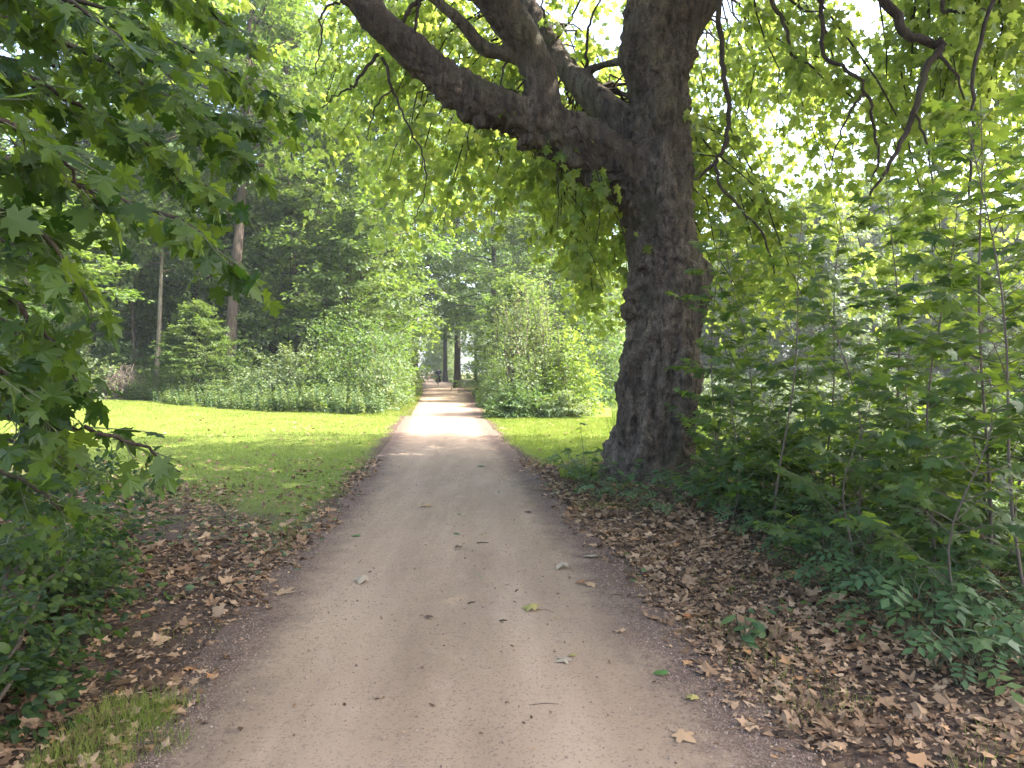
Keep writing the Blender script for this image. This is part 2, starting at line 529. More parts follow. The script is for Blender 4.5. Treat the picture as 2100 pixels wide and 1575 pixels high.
# pond water
m, nt, out = new_mat('pond_water')
b = N(nt, 'ShaderNodeBsdfPrincipled'); b.inputs['Roughness'].default_value = .08
wn = noise_node(nt, .35, 4, .6); wf = noise_node(nt, 3, 3)
nt.links.new(mixc(nt, ramp(nt, wn, [(.48, (0, 0, 0)), (.56, (1, 1, 1))]), (.02, .026, .018), (.10, .11, .05)), b.inputs['Base Color'])
nt.links.new(ramp(nt, wn, [(.48, (.04, .04, .04)), (.56, (.22, .22, .22))]), b.inputs['Roughness'])
bp = N(nt, 'ShaderNodeBump'); bp.inputs['Strength'].default_value = .08; nt.links.new(wf, bp.inputs['Height']); nt.links.new(bp.outputs[0], b.inputs['Normal'])
nt.links.new(b.outputs[0], out.inputs[0])
wx, wy = np.meshgrid(np.linspace(3.5, 90, 40), np.linspace(1, 54, 30))
link('pond_water', make_mesh('pond_water', np.stack([wx, wy, np.full_like(wx, -.62)], -1).reshape(-1, 3), grid_faces(*wx.shape), m), kind='structure')


def gz(x, y): return float(hz(np.array([x]), np.array([y]))[0])


# ------------------------------------------------------------------ the big plane tree
TR = [(1345, 1030, 10.2, 1.02), (1343, 1000, 10.2, .90), (1342, 968, 10.2, .76), (1343, 930, 10.2, .685), (1346, 880, 10.2, .64), (1350, 800, 10.2, .585),
      (1354, 720, 10.2, .575), (1365, 640, 10.2, .58), (1364, 570, 10.2, .60), (1358, 500, 10.2, .56), (1352, 430, 10.2, .55),
      (1352, 370, 10.2, .54), (1354, 300, 10.2, .48), (1350, 200, 10.2, .455), (1342, 110, 10.2, .475), (1350, 10, 10.2, .51),
      (1352, -120, 10.25, .46), (1350, -300, 10.4, .40), (1330, -560, 10.7, .32), (1300, -800, 11, .2)]
L1 = [(1335, 420, 10.2, .38), (1280, 350, 10.15, .43), (1205, 300, 10.05, .425), (1115, 258, 9.95, .36), (1035, 228, 9.85, .31), (960, 198, 9.7, .27),
      (890, 148, 9.55, .235), (822, 85, 9.4, .21), (770, 38, 9.3, .20), (715, -20, 9.2, .185), (600, -170, 9.0, .15), (440, -330, 8.8, .09)]
L2 = [(1125, 275, 9.95, .27), (1113, 220, 9.9, .29), (1107, 165, 9.85, .265), (1088, 108, 9.8, .25), (1055, 55, 9.7, .265), (1015, 0, 9.6, .26), (955, -90, 9.5, .22), (880, -280, 9.3, .16), (800, -480, 9.2, .09)]
L2B = [(1090, 128, 9.8, .10), (1030, 110, 9.75, .10), (990, 96, 9.7, .105), (950, 50, 9.6, .085), (915, 18, 9.5, .075), (870, -20, 9.4, .065), (780, -110, 9.2, .04)]
L3 = [(1335, 310, 10.4, .28), (1275, 250, 10.7, .25), (1222, 203, 11.0, .235), (1175, 157, 11.3, .205), (1140, 108, 11.6, .175), (1105, 42, 11.9, .155), (1068, -25, 12.1, .14), (980, -190, 12.5, .09)]
L4 = [(1380, 70, 10.2, .36), (1440, 0, 10.1, .27), (1530, -110, 9.9, .21), (1680, -210, 9.7, .17), (1850, -250, 9.5, .13), (2050, -300, 9.3, .08)]
LE = [(1310, 118, 10.3, .075), (1270, 126, 10.5, .062), (1235, 134, 10.9, .058), (1200, 148, 11.2, .07), (1170, 170, 11.3, .06)]


def px_line(L, n=6):
    P = np.array([at(a, b_, d) for a, b_, d, r in L]); R = np.array([l[3] for l in L])
    Q = catmull(np.column_stack([P, R]), n)
    return Q[:, :3], Q[:, 3]


skel = {'trunk': px_line(TR), 'limb_low': px_line(L1), 'limb_mid': px_line(L2), 'limb_side': px_line(L2B, 8), 'limb_back': px_line(L3), 'limb_right': px_line(L4), 'limb_link': px_line(LE, 8)}
# limbs over and behind the camera's head that carry the rest of the crown
extra = {}
tp, tr = skel['trunk']
for k, (az, h, ln, r0) in enumerate([(200, 9.0, 7.0, .2), (255, 10, 7.5, .2), (300, 8.5, 7.0, .19), (20, 8.6, 7.5, .19), (70, 8.0, 7.0, .18), (120, 9.6, 6.5, .18), (160, 11, 6, .17), (340, 11.5, 6, .16)]):
    a = math.radians(az)
    i = int(np.argmin(np.abs(tp[:, 2] - h)))
    t = np.linspace(0, 1, 9)
    P = tp[i] + np.column_stack([np.cos(a + .3 * np.sin(3 * t + k)) * ln * t, np.sin(a + .3 * np.sin(3 * t + k)) * ln * t, 3.4 * t - 2.2 * t ** 2])
    extra['limb_extra%d' % k] = (P, r0 * (1 - .82 * t))
allskel = dict(skel); allskel.update(extra)
g = Geo()
roots = [((1345, 950), (1188, 985), 10.0, .30), ((1340, 950), (1262, 1012), 9.9, .28), ((1350, 950), (1352, 1030), 9.7, .28), ((1350, 950), (1430, 1010), 9.9, .3), ((1350, 940), (1500, 985), 10.3, .26)]
for n_, (P, R) in allskel.items():
    if n_ == 'trunk': R = R * .93
    V, F, C = tube(P, R, 20 if R.max() > .15 else 12, True)
    g.add(V, F); o0 = g.n - len(V)
    g.F.setdefault(3, []).append(C + o0); g.R.setdefault(3, []).append(np.zeros(len(C)))
for (a, b_), (c, d_), dd, r in roots:
    p0 = at(a, b_, 10.2); p0[2] = .75; p1 = at(c, d_, dd); p1[2] = -.12
    t = np.linspace(0, 1, 8)[:, None]
    mid = p0 * (1 - t) + p1 * t
    mid[:, 2] = (p0[2] + .12) * (1 - t[:, 0]) ** 2.0 - .12
    V, F, C = tube(mid, r * (1 - .62 * t[:, 0]), 14, True)
    o0 = g.n; g.add(V, F)
    g.F.setdefault(3, []).append(C + o0); g.R.setdefault(3, []).append(np.zeros(len(C)))
# fluted columns that make the trunk lobed in section
for ang, off, rr_, z0_, z1_ in [(250, .30, .30, .0, 3.6), (300, .36, .27, .0, 4.3), (340, .38, .27, .3, 3.4), (200, .36, .28, .0, 3.2), (275, .30, .26, 2.2, 6.5), (320, .26, .26, 3.6, 8.0), (225, .3, .25, 3.0, 5.0), (20, .33, .3, 0, 5), (140, .33, .3, 0, 5), (80, .33, .3, 0, 6)]:
    zz_ = np.linspace(z0_, z1_, 14)
    ax = np.column_stack([np.interp(zz_, tp[:, 2], tp[:, k]) for k in range(2)]); rk = np.interp(zz_, tp[:, 2], tr)
    aw = np.radians(ang) + .22 * np.sin(zz_ * 1.3 + ang) + .1 * np.sin(zz_ * 3.1 + ang)
    k_ = (rk + .05) - rr_ * (.8 + .25 * np.sin(zz_ * 1.9 + ang * .7))
    en = np.clip(np.minimum((zz_ - z0_) / .01 if z0_ < .1 else (zz_ - z0_) / 1.0, (z1_ - zz_) / 1.1), 0, 1)
    k_ = k_ - .30 * (1 - en) ** 1.5
    V, F, C = tube(np.column_stack([ax[:, 0] + np.cos(aw) * k_, ax[:, 1] + np.sin(aw) * k_, zz_]), rr_ * (.75 + .25 * np.sin(zz_ * 2.3 + ang)), 14, True)
    o0 = g.n; g.add(V, F)
    g.F.setdefault(3, []).append(C + o0); g.R.setdefault(3, []).append(np.zeros(len(C)))
# burls: knobbly swellings on the trunk
burls = [(1428, 555, 9.9, .20), (1422, 620, 9.8, .17), (1285, 640, 9.95, .19), (1290, 600, 9.9, .16), (1395, 470, 9.75, .17), (1300, 425, 9.9, .22), (1340, 690, 9.72, .17),
         (1395, 885, 9.68, .17), (1370, 800, 9.7, .15), (1290, 760, 9.9, .16), (1265, 900, 9.9, .2), (1410, 740, 9.8, .16), (1400, 350, 9.85, .16), (1420, 400, 9.95, .14),
         (1160, 330, 9.75, .2), (1220, 372, 9.85, .2), (1075, 292, 9.7, .16), (985, 250, 9.6, .13), (1385, 30, 9.85, .2), (1310, 545, 9.75, .16), (1430, 690, 9.95, .2), (1375, 960, 9.6, .18)]
for bx, by, bd, br in burls:
    c = at(bx + (1352 - bx) * (.22 if by > 320 and bx > 1240 else 0), by, bd + .05); br = br * .88
    P = np.array([c + [0, 0, z] for z in np.linspace(-1, 1, 9) * br * .8])
    R = br * np.sqrt(np.clip(1 - np.linspace(-1, 1, 9) ** 2 * .96, .02, 1))
    V, F, C = tube(P, R, 12, True)
    o0 = g.n; g.add(V, F)
    g.F.setdefault(3, []).append(C + o0); g.R.setdefault(3, []).append(np.zeros(len(C)))
raw = g.mesh('plane_raw', None)
tmp = bpy.data.objects.new('tmp', raw); COL.objects.link(tmp)
rm = tmp.modifiers.new('r', 'REMESH'); rm.mode = 'VOXEL'; rm.voxel_size = .026
sm = tmp.modifiers.new('s', 'SMOOTH'); sm.factor = .5; sm.iterations = 4
dg = bpy.context.evaluated_depsgraph_get()
ev = tmp.evaluated_get(dg); me = ev.to_mesh()
nv, nf = len(me.vertices), len(me.polygons)
V = np.empty(nv * 3, np.float32); me.vertices.foreach_get('co', V); V = V.reshape(-1, 3).astype(float)
NO = np.empty(nv * 3, np.float32); me.vertices.foreach_get('normal', NO); NO = NO.reshape(-1, 3).astype(float)
FI = np.empty(len(me.loops), np.int32); me.loops.foreach_get('vertex_index', FI)
lt = np.empty(nf, np.int32); me.polygons.foreach_get('loop_total', lt)
assert (lt == 4).all()
FI = FI.reshape(-1, 4)
ev.to_mesh_clear(); bpy.data.objects.remove(tmp); bpy.data.meshes.remove(raw)
# bark relief: broad lumps, vertical ribs, crumbly ridges; limbs are smoother
# nearest skeleton line of every vertex decides the part
names = list(allskel)
SP = np.concatenate([allskel[n_][0] for n_ in names]); SR = np.concatenate([allskel[n_][1] for n_ in names])
SI = np.concatenate([np.full(len(allskel[n_][0]), i) for i, n_ in enumerate(names)])
vid = np.empty(nv, int)
for s in range(0, nv, 4000):
    d = np.linalg.norm(V[s:s + 4000, None] - SP[None], axis=2) - SR[None]
    vid[s:s + 4000] = SI[np.argmin(d, 1)]
istr = (vid == 0).astype(float)
rough = np.clip(istr * 1.0 + (vid == 1) * .75 * sstep(-3.2, .6, V[:, 0]) + .28, 0, 1)
lump = fbm(V * [1.7, 1.7, 1.3], 3) - .5
rib = fbm(np.column_stack([V[:, 0] * 5, V[:, 1] * 5, V[:, 2] * 1.1]), 3) - .5
crum = np.abs(fbm(V * [8, 8, 6], 4) - .5)
fine = fbm(V * 24, 3) - .5
med = fbm(V * [3.8, 3.8, 1.6], 3) - .5
scal = fbm(np.column_stack([V[:, 0] * 11, V[:, 1] * 11, V[:, 2] * 22]), 2) - .5
disp = rough * (.16 * med + .018 * scal + .22 * lump + .13 * rib + .20 * crum - .05) + (.012 + .028 * rough) * fine
disp *= np.clip(np.linalg.norm(V - SP[0], axis=1) * 0 + 1, 0, 1)
under = np.clip(-NO[:, 2], 0, 1) * (vid == 1) * sstep(-2.6, -.5, V[:, 0])
disp = disp + under * .12 * (np.abs(fbm(V * 4.5, 3) - .5) * 2)
thin = np.isin(vid, [names.index(n_) for n_ in names if allskel[n_][1].max() < .15])
disp = np.where(thin, disp * .3, disp)
V = V + NO * disp[:, None]
plane = thing('plane_tree', 'massive gnarled plane tree with a low forking limb arching over the gravel path', 'tree', at(1345, 985, 10.2) * [1, 1, 0])
PO = np.array(plane.location)
fid = np.array([np.bincount(r, minlength=1).argmax() for r in vid[FI]]) if False else vid[FI][:, 0]
for i, n_ in enumerate(names):
    sel = FI[fid == i]
    if not len(sel): continue
    u, inv = np.unique(sel.ravel(), return_inverse=True)
    link('trunk' if i == 0 else 'limb', make_mesh('plane_' + n_, V[u] - PO, inv.reshape(-1, 4), M_TRUNKBARK if i == 0 else M_BARK, None, True), plane)

# hanging branches drawn from the photo, then grown ones that fill the crown
hang = [
    [(1475, -60, 9.4, .05), (1474, 10, 9.2, .047), (1479, 80, 9.1, .045), (1484, 160, 9.0, .043), (1495, 232, 8.9, .04), (1487, 290, 8.9, .036), (1466, 332, 8.9, .03), (1425, 372, 9.0, .018)],
    [(1466, 332, 8.9, .028), (1474, 376, 8.8, .026), (1520, 430, 8.8, .022), (1562, 478, 8.7, .018), (1590, 560, 8.7, .012)],
    [(1570, -50, 9.3, .04), (1583, 5, 9.2, .036), (1612, 55, 9.1, .03), (1621, 112, 9.1, .025), (1655, 132, 9, .018), (1688, 158, 9, .01)],
    [(1683, -40, 8.9, .04), (1686, 40, 8.8, .036), (1690, 112, 8.7, .032), (1738, 142, 8.6, .028), (1775, 190, 8.5, .026), (1790, 260, 8.5, .022), (1803, 330, 8.4, .018), (1780, 375, 8.4, .01)],
    [(1775, 190, 8.5, .02), (1745, 225, 8.4, .018), (1725, 270, 8.4, .014), (1700, 350, 8.3, .009)],
    [(1770, -60, 8.2, .075), (1808, -5, 8.1, .07), (1855, 62, 8.0, .065), (1900, 85, 7.95, .06), (1935, 97, 7.9, .058), (1903, 138, 7.9, .05), (1883, 205, 7.8, .045), (1858, 270, 7.8, .038), (1832, 325, 7.7, .03), (1800, 380, 7.7, .02), (1750, 436, 7.6, .009)],
    [(1925, 110, 7.9, .025), (1960, 150, 7.8, .018), (1985, 210, 7.8, .01)],
    [(1875, 235, 7.8, .018), (1900, 310, 7.7, .014), (1920, 420, 7.6, .008)],
    [(1950, -50, 8.2, .035), (1932, 10, 8.1, .03), (1960, 25, 8.1, .027), (2010, 18, 8, .024), (2045, 42, 8, .014)],
    [(900, -30, 9.4, .05), (862, -5, 9.4, .04), (838, 25, 9.3, .035), (815, 58, 9.3, .02)],
    [(862, -8, 9.4, .03), (854, 40, 9.3, .027), (850, 92, 9.3, .02)],
    [(776, 108, 9.35, .03), (745, 150, 9.3, .026), (720, 180, 9.2, .022), (700, 190, 9.2, .015), (660, 220, 9.1, .008)],
    [(785, 120, 9.35, .03), (797, 165, 9.3, .026), (812, 200, 9.3, .022), (835, 255, 9.2, .017), (868, 320, 9.2, .014), (872, 390, 9.2, .011), (850, 450, 9.1, .006)],
    [(806, 185, 9.3, .018), (780, 205, 9.2, .015), (760, 250, 9.2, .01), (752, 290, 9.2, .006)],
    [(720, 10, 9.2, .025), (690, 5, 9.2, .02), (660, 30, 9.1, .017), (660, 80, 9.1, .014), (645, 150, 9, .009)],
    [(1040, 120, 9.8, .022), (1030, 150, 9.7, .018), (1024, 205, 9.7, .012)],
    [(1200, 140, 11.1, .03), (1203, 80, 11.1, .028), (1212, 40, 11.1, .024), (1235, -10, 11.1, .02)],
    [(1130, 92, 11.6, .03), (1165, 50, 11.5, .026), (1190, 0, 11.4, .022), (1205, -40, 11.4, .02)],
    [(1125, 80, 11.6, .025), (1115, 35, 11.6, .022), (1112, -20, 11.6, .02)],
    [(1240, 405, 10.0, .012), (1232, 440, 9.9, .010), (1222, 500, 9.9, .006)],
    [(1140, 330, 9.8, .014), (1145, 390, 9.7, .010), (1142, 470, 9.7, .006)],
    [(2060, -60, 7.6, .03), (2000, 120, 7.5, .026), (1992, 260, 7.4, .02), (1985, 420, 7.3, .012)],
]
leafP, leafY, leafN = [], [], []
hangP, hangD = [], []
for h in hang:
    P, R = px_line(h, 5)
    P = P + rng.normal(0, .012, P.shape)
    R = np.maximum(R * .8, .006)
    gg = Geo(); add_tube(gg, P - PO, R, 8)
    link('branch', gg.mesh('plane_branch', M_TWIG, True), plane)
    hangP.append(P); hangD.append(np.gradient(P, axis=0))

# crown envelope
def crown_floor(x, y):
    """lowest leaf height under the crown"""
    f = 1.6 + 245 / F_PX * np.maximum(y, 8)
    f = np.where(x > 1.0, 1.6 + 95 / F_PX * np.maximum(y, 9), f)
    f = np.where((x < -2.2) & (y < 14), 1.6 + 420 / F_PX * y, f)
    f = np.where(x > 3.2, 2.1, f)
    f = np.where(y < 7.5, np.maximum(f, 1.8 + .66 * np.maximum(y, 0) + 2.2), f)
    f = np.where((y < 9.6) & (x > -3.5) & (x < 3.6), np.maximum(f, 1.8 + .62 * y + 1.0), f)
    return f


cen = np.array([2.2, 9.4, 8.6]); rad = np.array([9.6, 7.9, 7.6])
nodes = np.concatenate([P[len(P) // 3:] for k, (P, R) in allskel.items() if k != 'limb_link'])
nodes = nodes[(nodes[:, 2] > 7.2) | (np.hypot(nodes[:, 0] - tp[0, 0], nodes[:, 1] - tp[0, 1]) > 1.2)]
tw = Geo()
want = 0
for _ in range(9000):
    if want >= 472: break
    v = rng.normal(size=3); v /= np.linalg.norm(v); v[2] *= 1.0
    rr = rng.uniform(.62, 1.0)
    p = cen + v * rad * rr
    if want >= 330: p = np.array([rng.uniform(2.8, 9.5), rng.uniform(8.5, 15.5), rng.uniform(3.2, 9.5)])
    if want >= 412: p = np.array([rng.uniform(-3.0, 2.4), rng.uniform(11.5, 16), rng.uniform(6.5, 10.5)]) if want % 2 else np.array([rng.uniform(2.8, 11), rng.uniform(11.5, 17), rng.uniform(4.5, 10)])
    elif want >= 355:
        p = np.array([rng.uniform(-4.6, 2.2), rng.uniform(11.0, 16.5), 0]); p[2] = float(crown_floor(p[0], p[1])) + rng.uniform(.2, 3.6)
    if p[1] > 9 and p[0] > -5 and rng.random() < .5: p[2] -= rng.uniform(0, 3)
    if p[0] > 4 and rng.random() < .4: p[2] -= rng.uniform(0, 2.5)
    if want < 330 and p[2] > 8 and p[1] > 9 and rng.random() < .72: continue
    fl = float(crown_floor(p[0], p[1]))
    if p[2] < fl + .3:
        if p[2] < fl - 2.5: continue
        p[2] = fl + .3 + rng.uniform(0, 1.2)
    i = int(np.argmin(np.linalg.norm(nodes - p, axis=1) + .6 * np.maximum(0, p[2] - nodes[:, 2])))
    s = nodes[i]
    L = np.linalg.norm(p - s)
    t = np.linspace(0, 1, 9)[:, None]
    out_ = p - s
    up = np.array([0, 0, .22 * L])
    P = s + out_ * t + up * (4 * t * (1 - t)) + rng.normal(0, .035 * L, (9, 3)) * np.sin(PI * t)
    if (P[:, 2] < crown_floor(P[:, 0], P[:, 1]) - .6).any(): continue
    add_tube(tw, P - PO, np.linspace(min(.026, .006 * L + .006), .005, 9), 5)
    hangP.append(P[2:]); hangD.append(np.gradient(P, axis=0)[2:])
    want += 1
link('branch', tw.mesh('plane_small_branches', M_TWIG, True), plane)
# leafy twigs along every branch
C, A = [], []
for P, D in zip(hangP, hangD):
    seglen = np.linalg.norm(np.diff(P, axis=0), axis=1).sum()
    n = int(max(3, seglen * (5.5 if P[-1, 0] > 2.3 else 4.2)))
    q = rng.uniform(.15, 1, n) * (len(P) - 1)
    i = np.minimum(q.astype(int), len(P) - 2); f = (q - i)[:, None]
    c = P[i] * (1 - f) + P[i + 1] * f
    a = norm(D[i]) * .6 + rng.normal(0, .8, (n, 3)); a[:, 2] = a[:, 2] * .6 - .35
    C.append(c); A.append(a)
C = np.concatenate(C); A = norm(np.concatenate(A))
ln = rng.uniform(.35, 1.0, len(C))
P, Y_, N_ = sprays(C, A, 11, ln, ln * .38, .55, .25)
Y_[:, 2] -= .35
ok = P[:, 2] > crown_floor(P[:, 0], P[:, 1]) - .35
ok &= ~((P[:, 1] < 8.6) & (np.abs(P[:, 0]) < 5) & (P[:, 2] < 1.6 + .57 * P[:, 1]))
ok &= ~((P[:, 0] > 2.6) & np.repeat(rng.random(len(C)) < .10, 11))
P, Y_, N_ = P[ok], Y_[ok], N_[ok]
for c, a, l in zip(C[::2], A[::2], ln[::2]):
    t = np.linspace(0, 1, 4)[:, None]
    q = c + a * t * l; q[:, 2] -= .25 * t[:, 0] ** 2 * l
    if q[-1, 2] > crown_floor(q[-1:, 0], q[-1:, 1])[0] - .3:
        add_tube(tw, q - PO, [.005, .004, .003, .002], 3)
# extra sprays added mostly above the view, shaped to shade the path
n = 10000
v = norm(rng.normal(size=(n, 3))); v[:, 2] = np.abs(v[:, 2])
c = np.array([7.0, 5.2, 10.6]) + v * [9.5, 8.5, 5.5] * rng.uniform(.55, 1, (n, 1))
sh = c[:, :2] - c[:, 2:] * math.tan(math.radians(36)) * np.array([math.sin(SUN_AZ), math.cos(SUN_AZ)])   # where each spray's shade falls
c = c[(sh[:, 0] < np.where(sh[:, 1] < 6, 3.8, 2.4)) & (sh[:, 1] < np.where(sh[:, 0] < -2.2, 9.0, 12.2) + rng.normal(0, .8, len(c))) & (sh[:, 0] > -9)]
c = c[c[:, 2] > 1.6 + .57 * np.maximum(c[:, 1], 2) + 1.2]
p2, y2, n2_ = sprays(c, rng.normal(size=c.shape) * [1, 1, .3], 11, .9, .5, .5, .25)
S_ = np.concatenate([rng.uniform(.085, .155, len(P)), rng.uniform(.16, .24, len(p2))])
P = np.concatenate([P, p2]); Y_ = np.concatenate([Y_, y2]); N_ = np.concatenate([N_, n2_])
crown = Geo()
place(crown, PLANE, P - PO, Y_, N_, S_)
link('crown', crown.mesh('plane_crown', M_PLANE_LEAF), plane)
print('plane leaves', len(P))


# ------------------------------------------------------------------ tree and shrub generators
def gen_tree(name, H, hb, R, r0, n1, leaf, leaf_m, bark_m, lean=(0, 0), n2=6, nsp=3, nl=15, fork=None, tmpl=DIAM, wob=.25, droop=.3, top=.35):
    tg, lg = Geo(), Geo()
    t = np.linspace(0, 1, 14)
    T = np.column_stack([lean[0] * t ** 1.2 + wob * np.sin(5 * t + rng.uniform(0, 6)) * t, lean[1] * t + wob * np.cos(4 * t + rng.uniform(0, 6)) * t, H * .96 * t - .3])
    TRd = r0 * ((1 - t) ** .8 * .85 + .06); TRd[0] *= 1.35
    add_tube(tg, T, TRd, 14)
    starts, dirs = [], []
    for i in range(n1):
        u = (i + rng.random()) / n1
        h = hb + (H * .97 - hb) * u
        f = h / (H * .96)
        s = np.array([np.interp(f, t, T[:, k]) for k in range(3)])
        prof = (math.sin(PI * min(1, (u * .78 + .22))) ** .7) * (1 - top * u) * rng.uniform(.7, 1.1)
        L = max(.8, R * prof)
        az = i * 2.399 + rng.uniform(-.5, .5)
        el = math.radians(np.interp(u, [0, .5, 1], [8, 28, 68]) + rng.uniform(-12, 12))
        d = np.array([math.cos(az) * math.cos(el), math.sin(az) * math.cos(el), math.sin(el)])
        tt = np.linspace(0, 1, 6)[:, None]
        P = s + d * L * tt + np.array([0, 0, 1]) * (.18 * L * tt - droop * L * tt ** 2) + rng.normal(0, .04 * L, (6, 3)) * tt
        add_tube(tg, P, np.linspace(max(.012, r0 * .28 * (1 - .6 * u)), .008, 6), 6)
        for j in range(n2):
            q = (.22 + .78 * (j + rng.random()) / n2) * 5
            k = min(int(q), 4); c = P[k] + (P[k + 1] - P[k]) * (q - k)
            sd = d * .7 + rng.normal(0, .65, 3); sd[2] = sd[2] * .5
            sd /= np.linalg.norm(sd)
            l2 = L * rng.uniform(.22, .45) + .4
            e = c + sd * l2
            add_tube(tg, np.array([c, (c + e) / 2 + [0, 0, .08 * l2], e]), [.012, .009, .004], 4)
            for m_ in range(nsp):
                a = (m_ + .5) / nsp
                starts.append(c + (e - c) * a + rng.normal(0, .12, 3)); dirs.append(sd + rng.normal(0, .5, 3) * [1, 1, .4])
    starts, dirs = np.array(starts), np.array(dirs)
    sl = rng.uniform(.7, 1.25, len(starts)) * (R * .13 + .45)
    P, Y_, N_ = sprays(starts, dirs, nl, sl, sl * .55, .42, .22)
    # each bough carries its own tone
    tone = np.clip(.5 + (fbm(P * .45 + 40 * rng.random(), 2) - .5) * 1.5 + rng.normal(0, .2, len(P)), 0, 1)
    place(lg, tmpl, P, Y_, N_, rng.uniform(.7, 1.3, len(P)) * leaf, tone)
    return tg, lg, bark_m, leaf_m


def build_tree(kind, gen, label, loc, rotz=0, group=None, cat='tree'):
    tg, lg, bm_, lm = gen
    o = thing(kind, label, cat, loc, rotz, group)
    link('trunk' if cat == 'tree' else 'stem', tg.mesh(kind + '_trunk', bm_, True), o)
    link('crown' if cat == 'tree' else 'foliage', lg.mesh(kind + '_crown', lm), o)
    return o


def gen_shrub(rx, ry, h, nst, nspr, nl, leaf, leaf_m, bark_m=None, tmpl=DIAM, nj=.5, up=.7, low=.05, lump=.5, spr=.45, droop=.25, base_r=.25, org=None):
    tg, lg = Geo(), Geo()
    for i in range(nst):
        az = rng.uniform(0, 2 * PI); q = rng.uniform(.2, .85)
        e = np.array([math.cos(az) * rx * q, math.sin(az) * ry * q, h * rng.uniform(.55, .97) * (1 - .35 * q)])
        s = np.array([math.cos(az) * rx * base_r * q, math.sin(az) * ry * base_r * q, -.1])
        t = np.linspace(0, 1, 6)[:, None]
        P = s + (e - s) * t + np.array([0, 0, .15 * h]) * np.sin(PI * t) + rng.normal(0, .03 * h, (6, 3)) * t
        add_tube(tg, P, np.linspace(.012 + .006 * h, .005, 6), 5)
    v = norm(rng.normal(size=(nspr, 3))); v[:, 2] = np.abs(v[:, 2])
    rr = rng.uniform(.35, 1, nspr) ** .6
    seed = rng.random() * 50
    lum = 1 + lump * (fbm(v * 2.2 + seed, 3) - .55) * 1.7
    P = v * np.array([rx, ry, h]) * (rr * lum)[:, None]
    P[:, 2] = P[:, 2] * (1 - low) + low * h * rng.random(nspr)
    P[:, 2] = np.maximum(P[:, 2], .04)
    # belly a little at mid height so that the outline is not a bare dome
    A = v * np.array([1, 1, .5]) + rng.normal(0, .45, (nspr, 3)); A[:, 2] += .25
    sl = rng.uniform(.6, 1.4, nspr) * spr
    p, y, n = sprays(P, A, nl, sl, sl * .45, nj, droop, up)
    n = n + np.repeat(v, nl, 0) * .5
    p[:, 2] = np.maximum(p[:, 2], .02)
    if org is not None:                       # foliage is clipped back along the path
        free = np.abs(p[:, 0] + org[0] - pcx(p[:, 1] + org[1])) > phw(p[:, 1] + org[1]) + .12
        p, y, n = p[free], y[free], n[free]
    tone = np.clip(.5 + (fbm(p * .9 + seed, 2) - .5) * 1.2 + rng.normal(0, .22, len(p)), 0, 1)
    place(lg, tmpl, p, y, n, rng.uniform(.7, 1.3, len(p)) * leaf, tone)
    return tg, lg, bark_m or M_BROWNSTEM, leaf_m


def on(px, d, dz=0.0):
    x = (px - 1050) / F_PX * d
    return (x, d, gz(x, d) + dz)


# ------------------------------------------------------------------ woodland trees one can tell apart
G1 = gen_tree('a', 25, 10.8, 6.2, .34, 46, .26, M_WOOD1, M_WBARK, lean=(1.6, .3), nl=25)
t1 = build_tree('woodland_tree', G1, 'tall tree with a thick bare brown trunk leaning right behind the nettle bed', on(466, 34))
# its crooked fork high on the trunk
gg = Geo()
P, R = px_line([(507, 330, 34.3, .2), (512, 290, 34.2, .17), (528, 262, 34, .13), (545, 240, 33.8, .1), (570, 190, 33.6, .05)], 4)
add_tube(gg, P - np.array(t1.location), R, 8)
link('fork', gg.mesh('tree_fork', M_WBARK, True), t1)
G2 = gen_tree('b', 14, 6.3, 3.2, .14, 30, .21, M_WOOD1, M_PBARK, lean=(.9, 0), wob=.12, nl=22)
t2 = build_tree('young_tree', G2, 'slim pale-barked young tree standing bare-stemmed in the dark wood edge', on(318, 33.5))
G3 = gen_tree('c', 24, 5.5, 6.5, .33, 48, .27, M_WOOD2, M_DBARK, nl=26)
t3 = build_tree('woodland_tree', G3, 'dark-trunked tree in the gloom at the far left of the wood', on(188, 39))
G4 = gen_tree('d', 26, 6.5, 6.5, .30, 48, .27, M_WOOD1, M_DBARK, nl=26)
t4 = build_tree('woodland_tree', G4, 'tall yellow-green tree just left of and behind the leaning thick trunk', on(402, 43))
G5 = gen_tree('e', 20, 2.8, 5.4, .2, 46, .24, M_WOOD1, M_WBARK, lean=(2.2, .5), nl=24)
t5 = build_tree('woodland_tree', G5, 'leaning pale-stemmed tree above the hedge to the left of the path', on(722, 37))
G6 = gen_tree('f', 26, 6.2, 6.0, .36, 48, .29, M_WOOD2, M_DBARK, wob=.1, nl=25)
t6 = build_tree('path_tree', G6, 'straight dark tree at the right edge of the path past the shrubs', on(938, 64))
t7 = dup(t6, on(913, 100), 2.1, (1, 1, 1.1), 'grey-trunked tree beside the path beyond the cyclist')
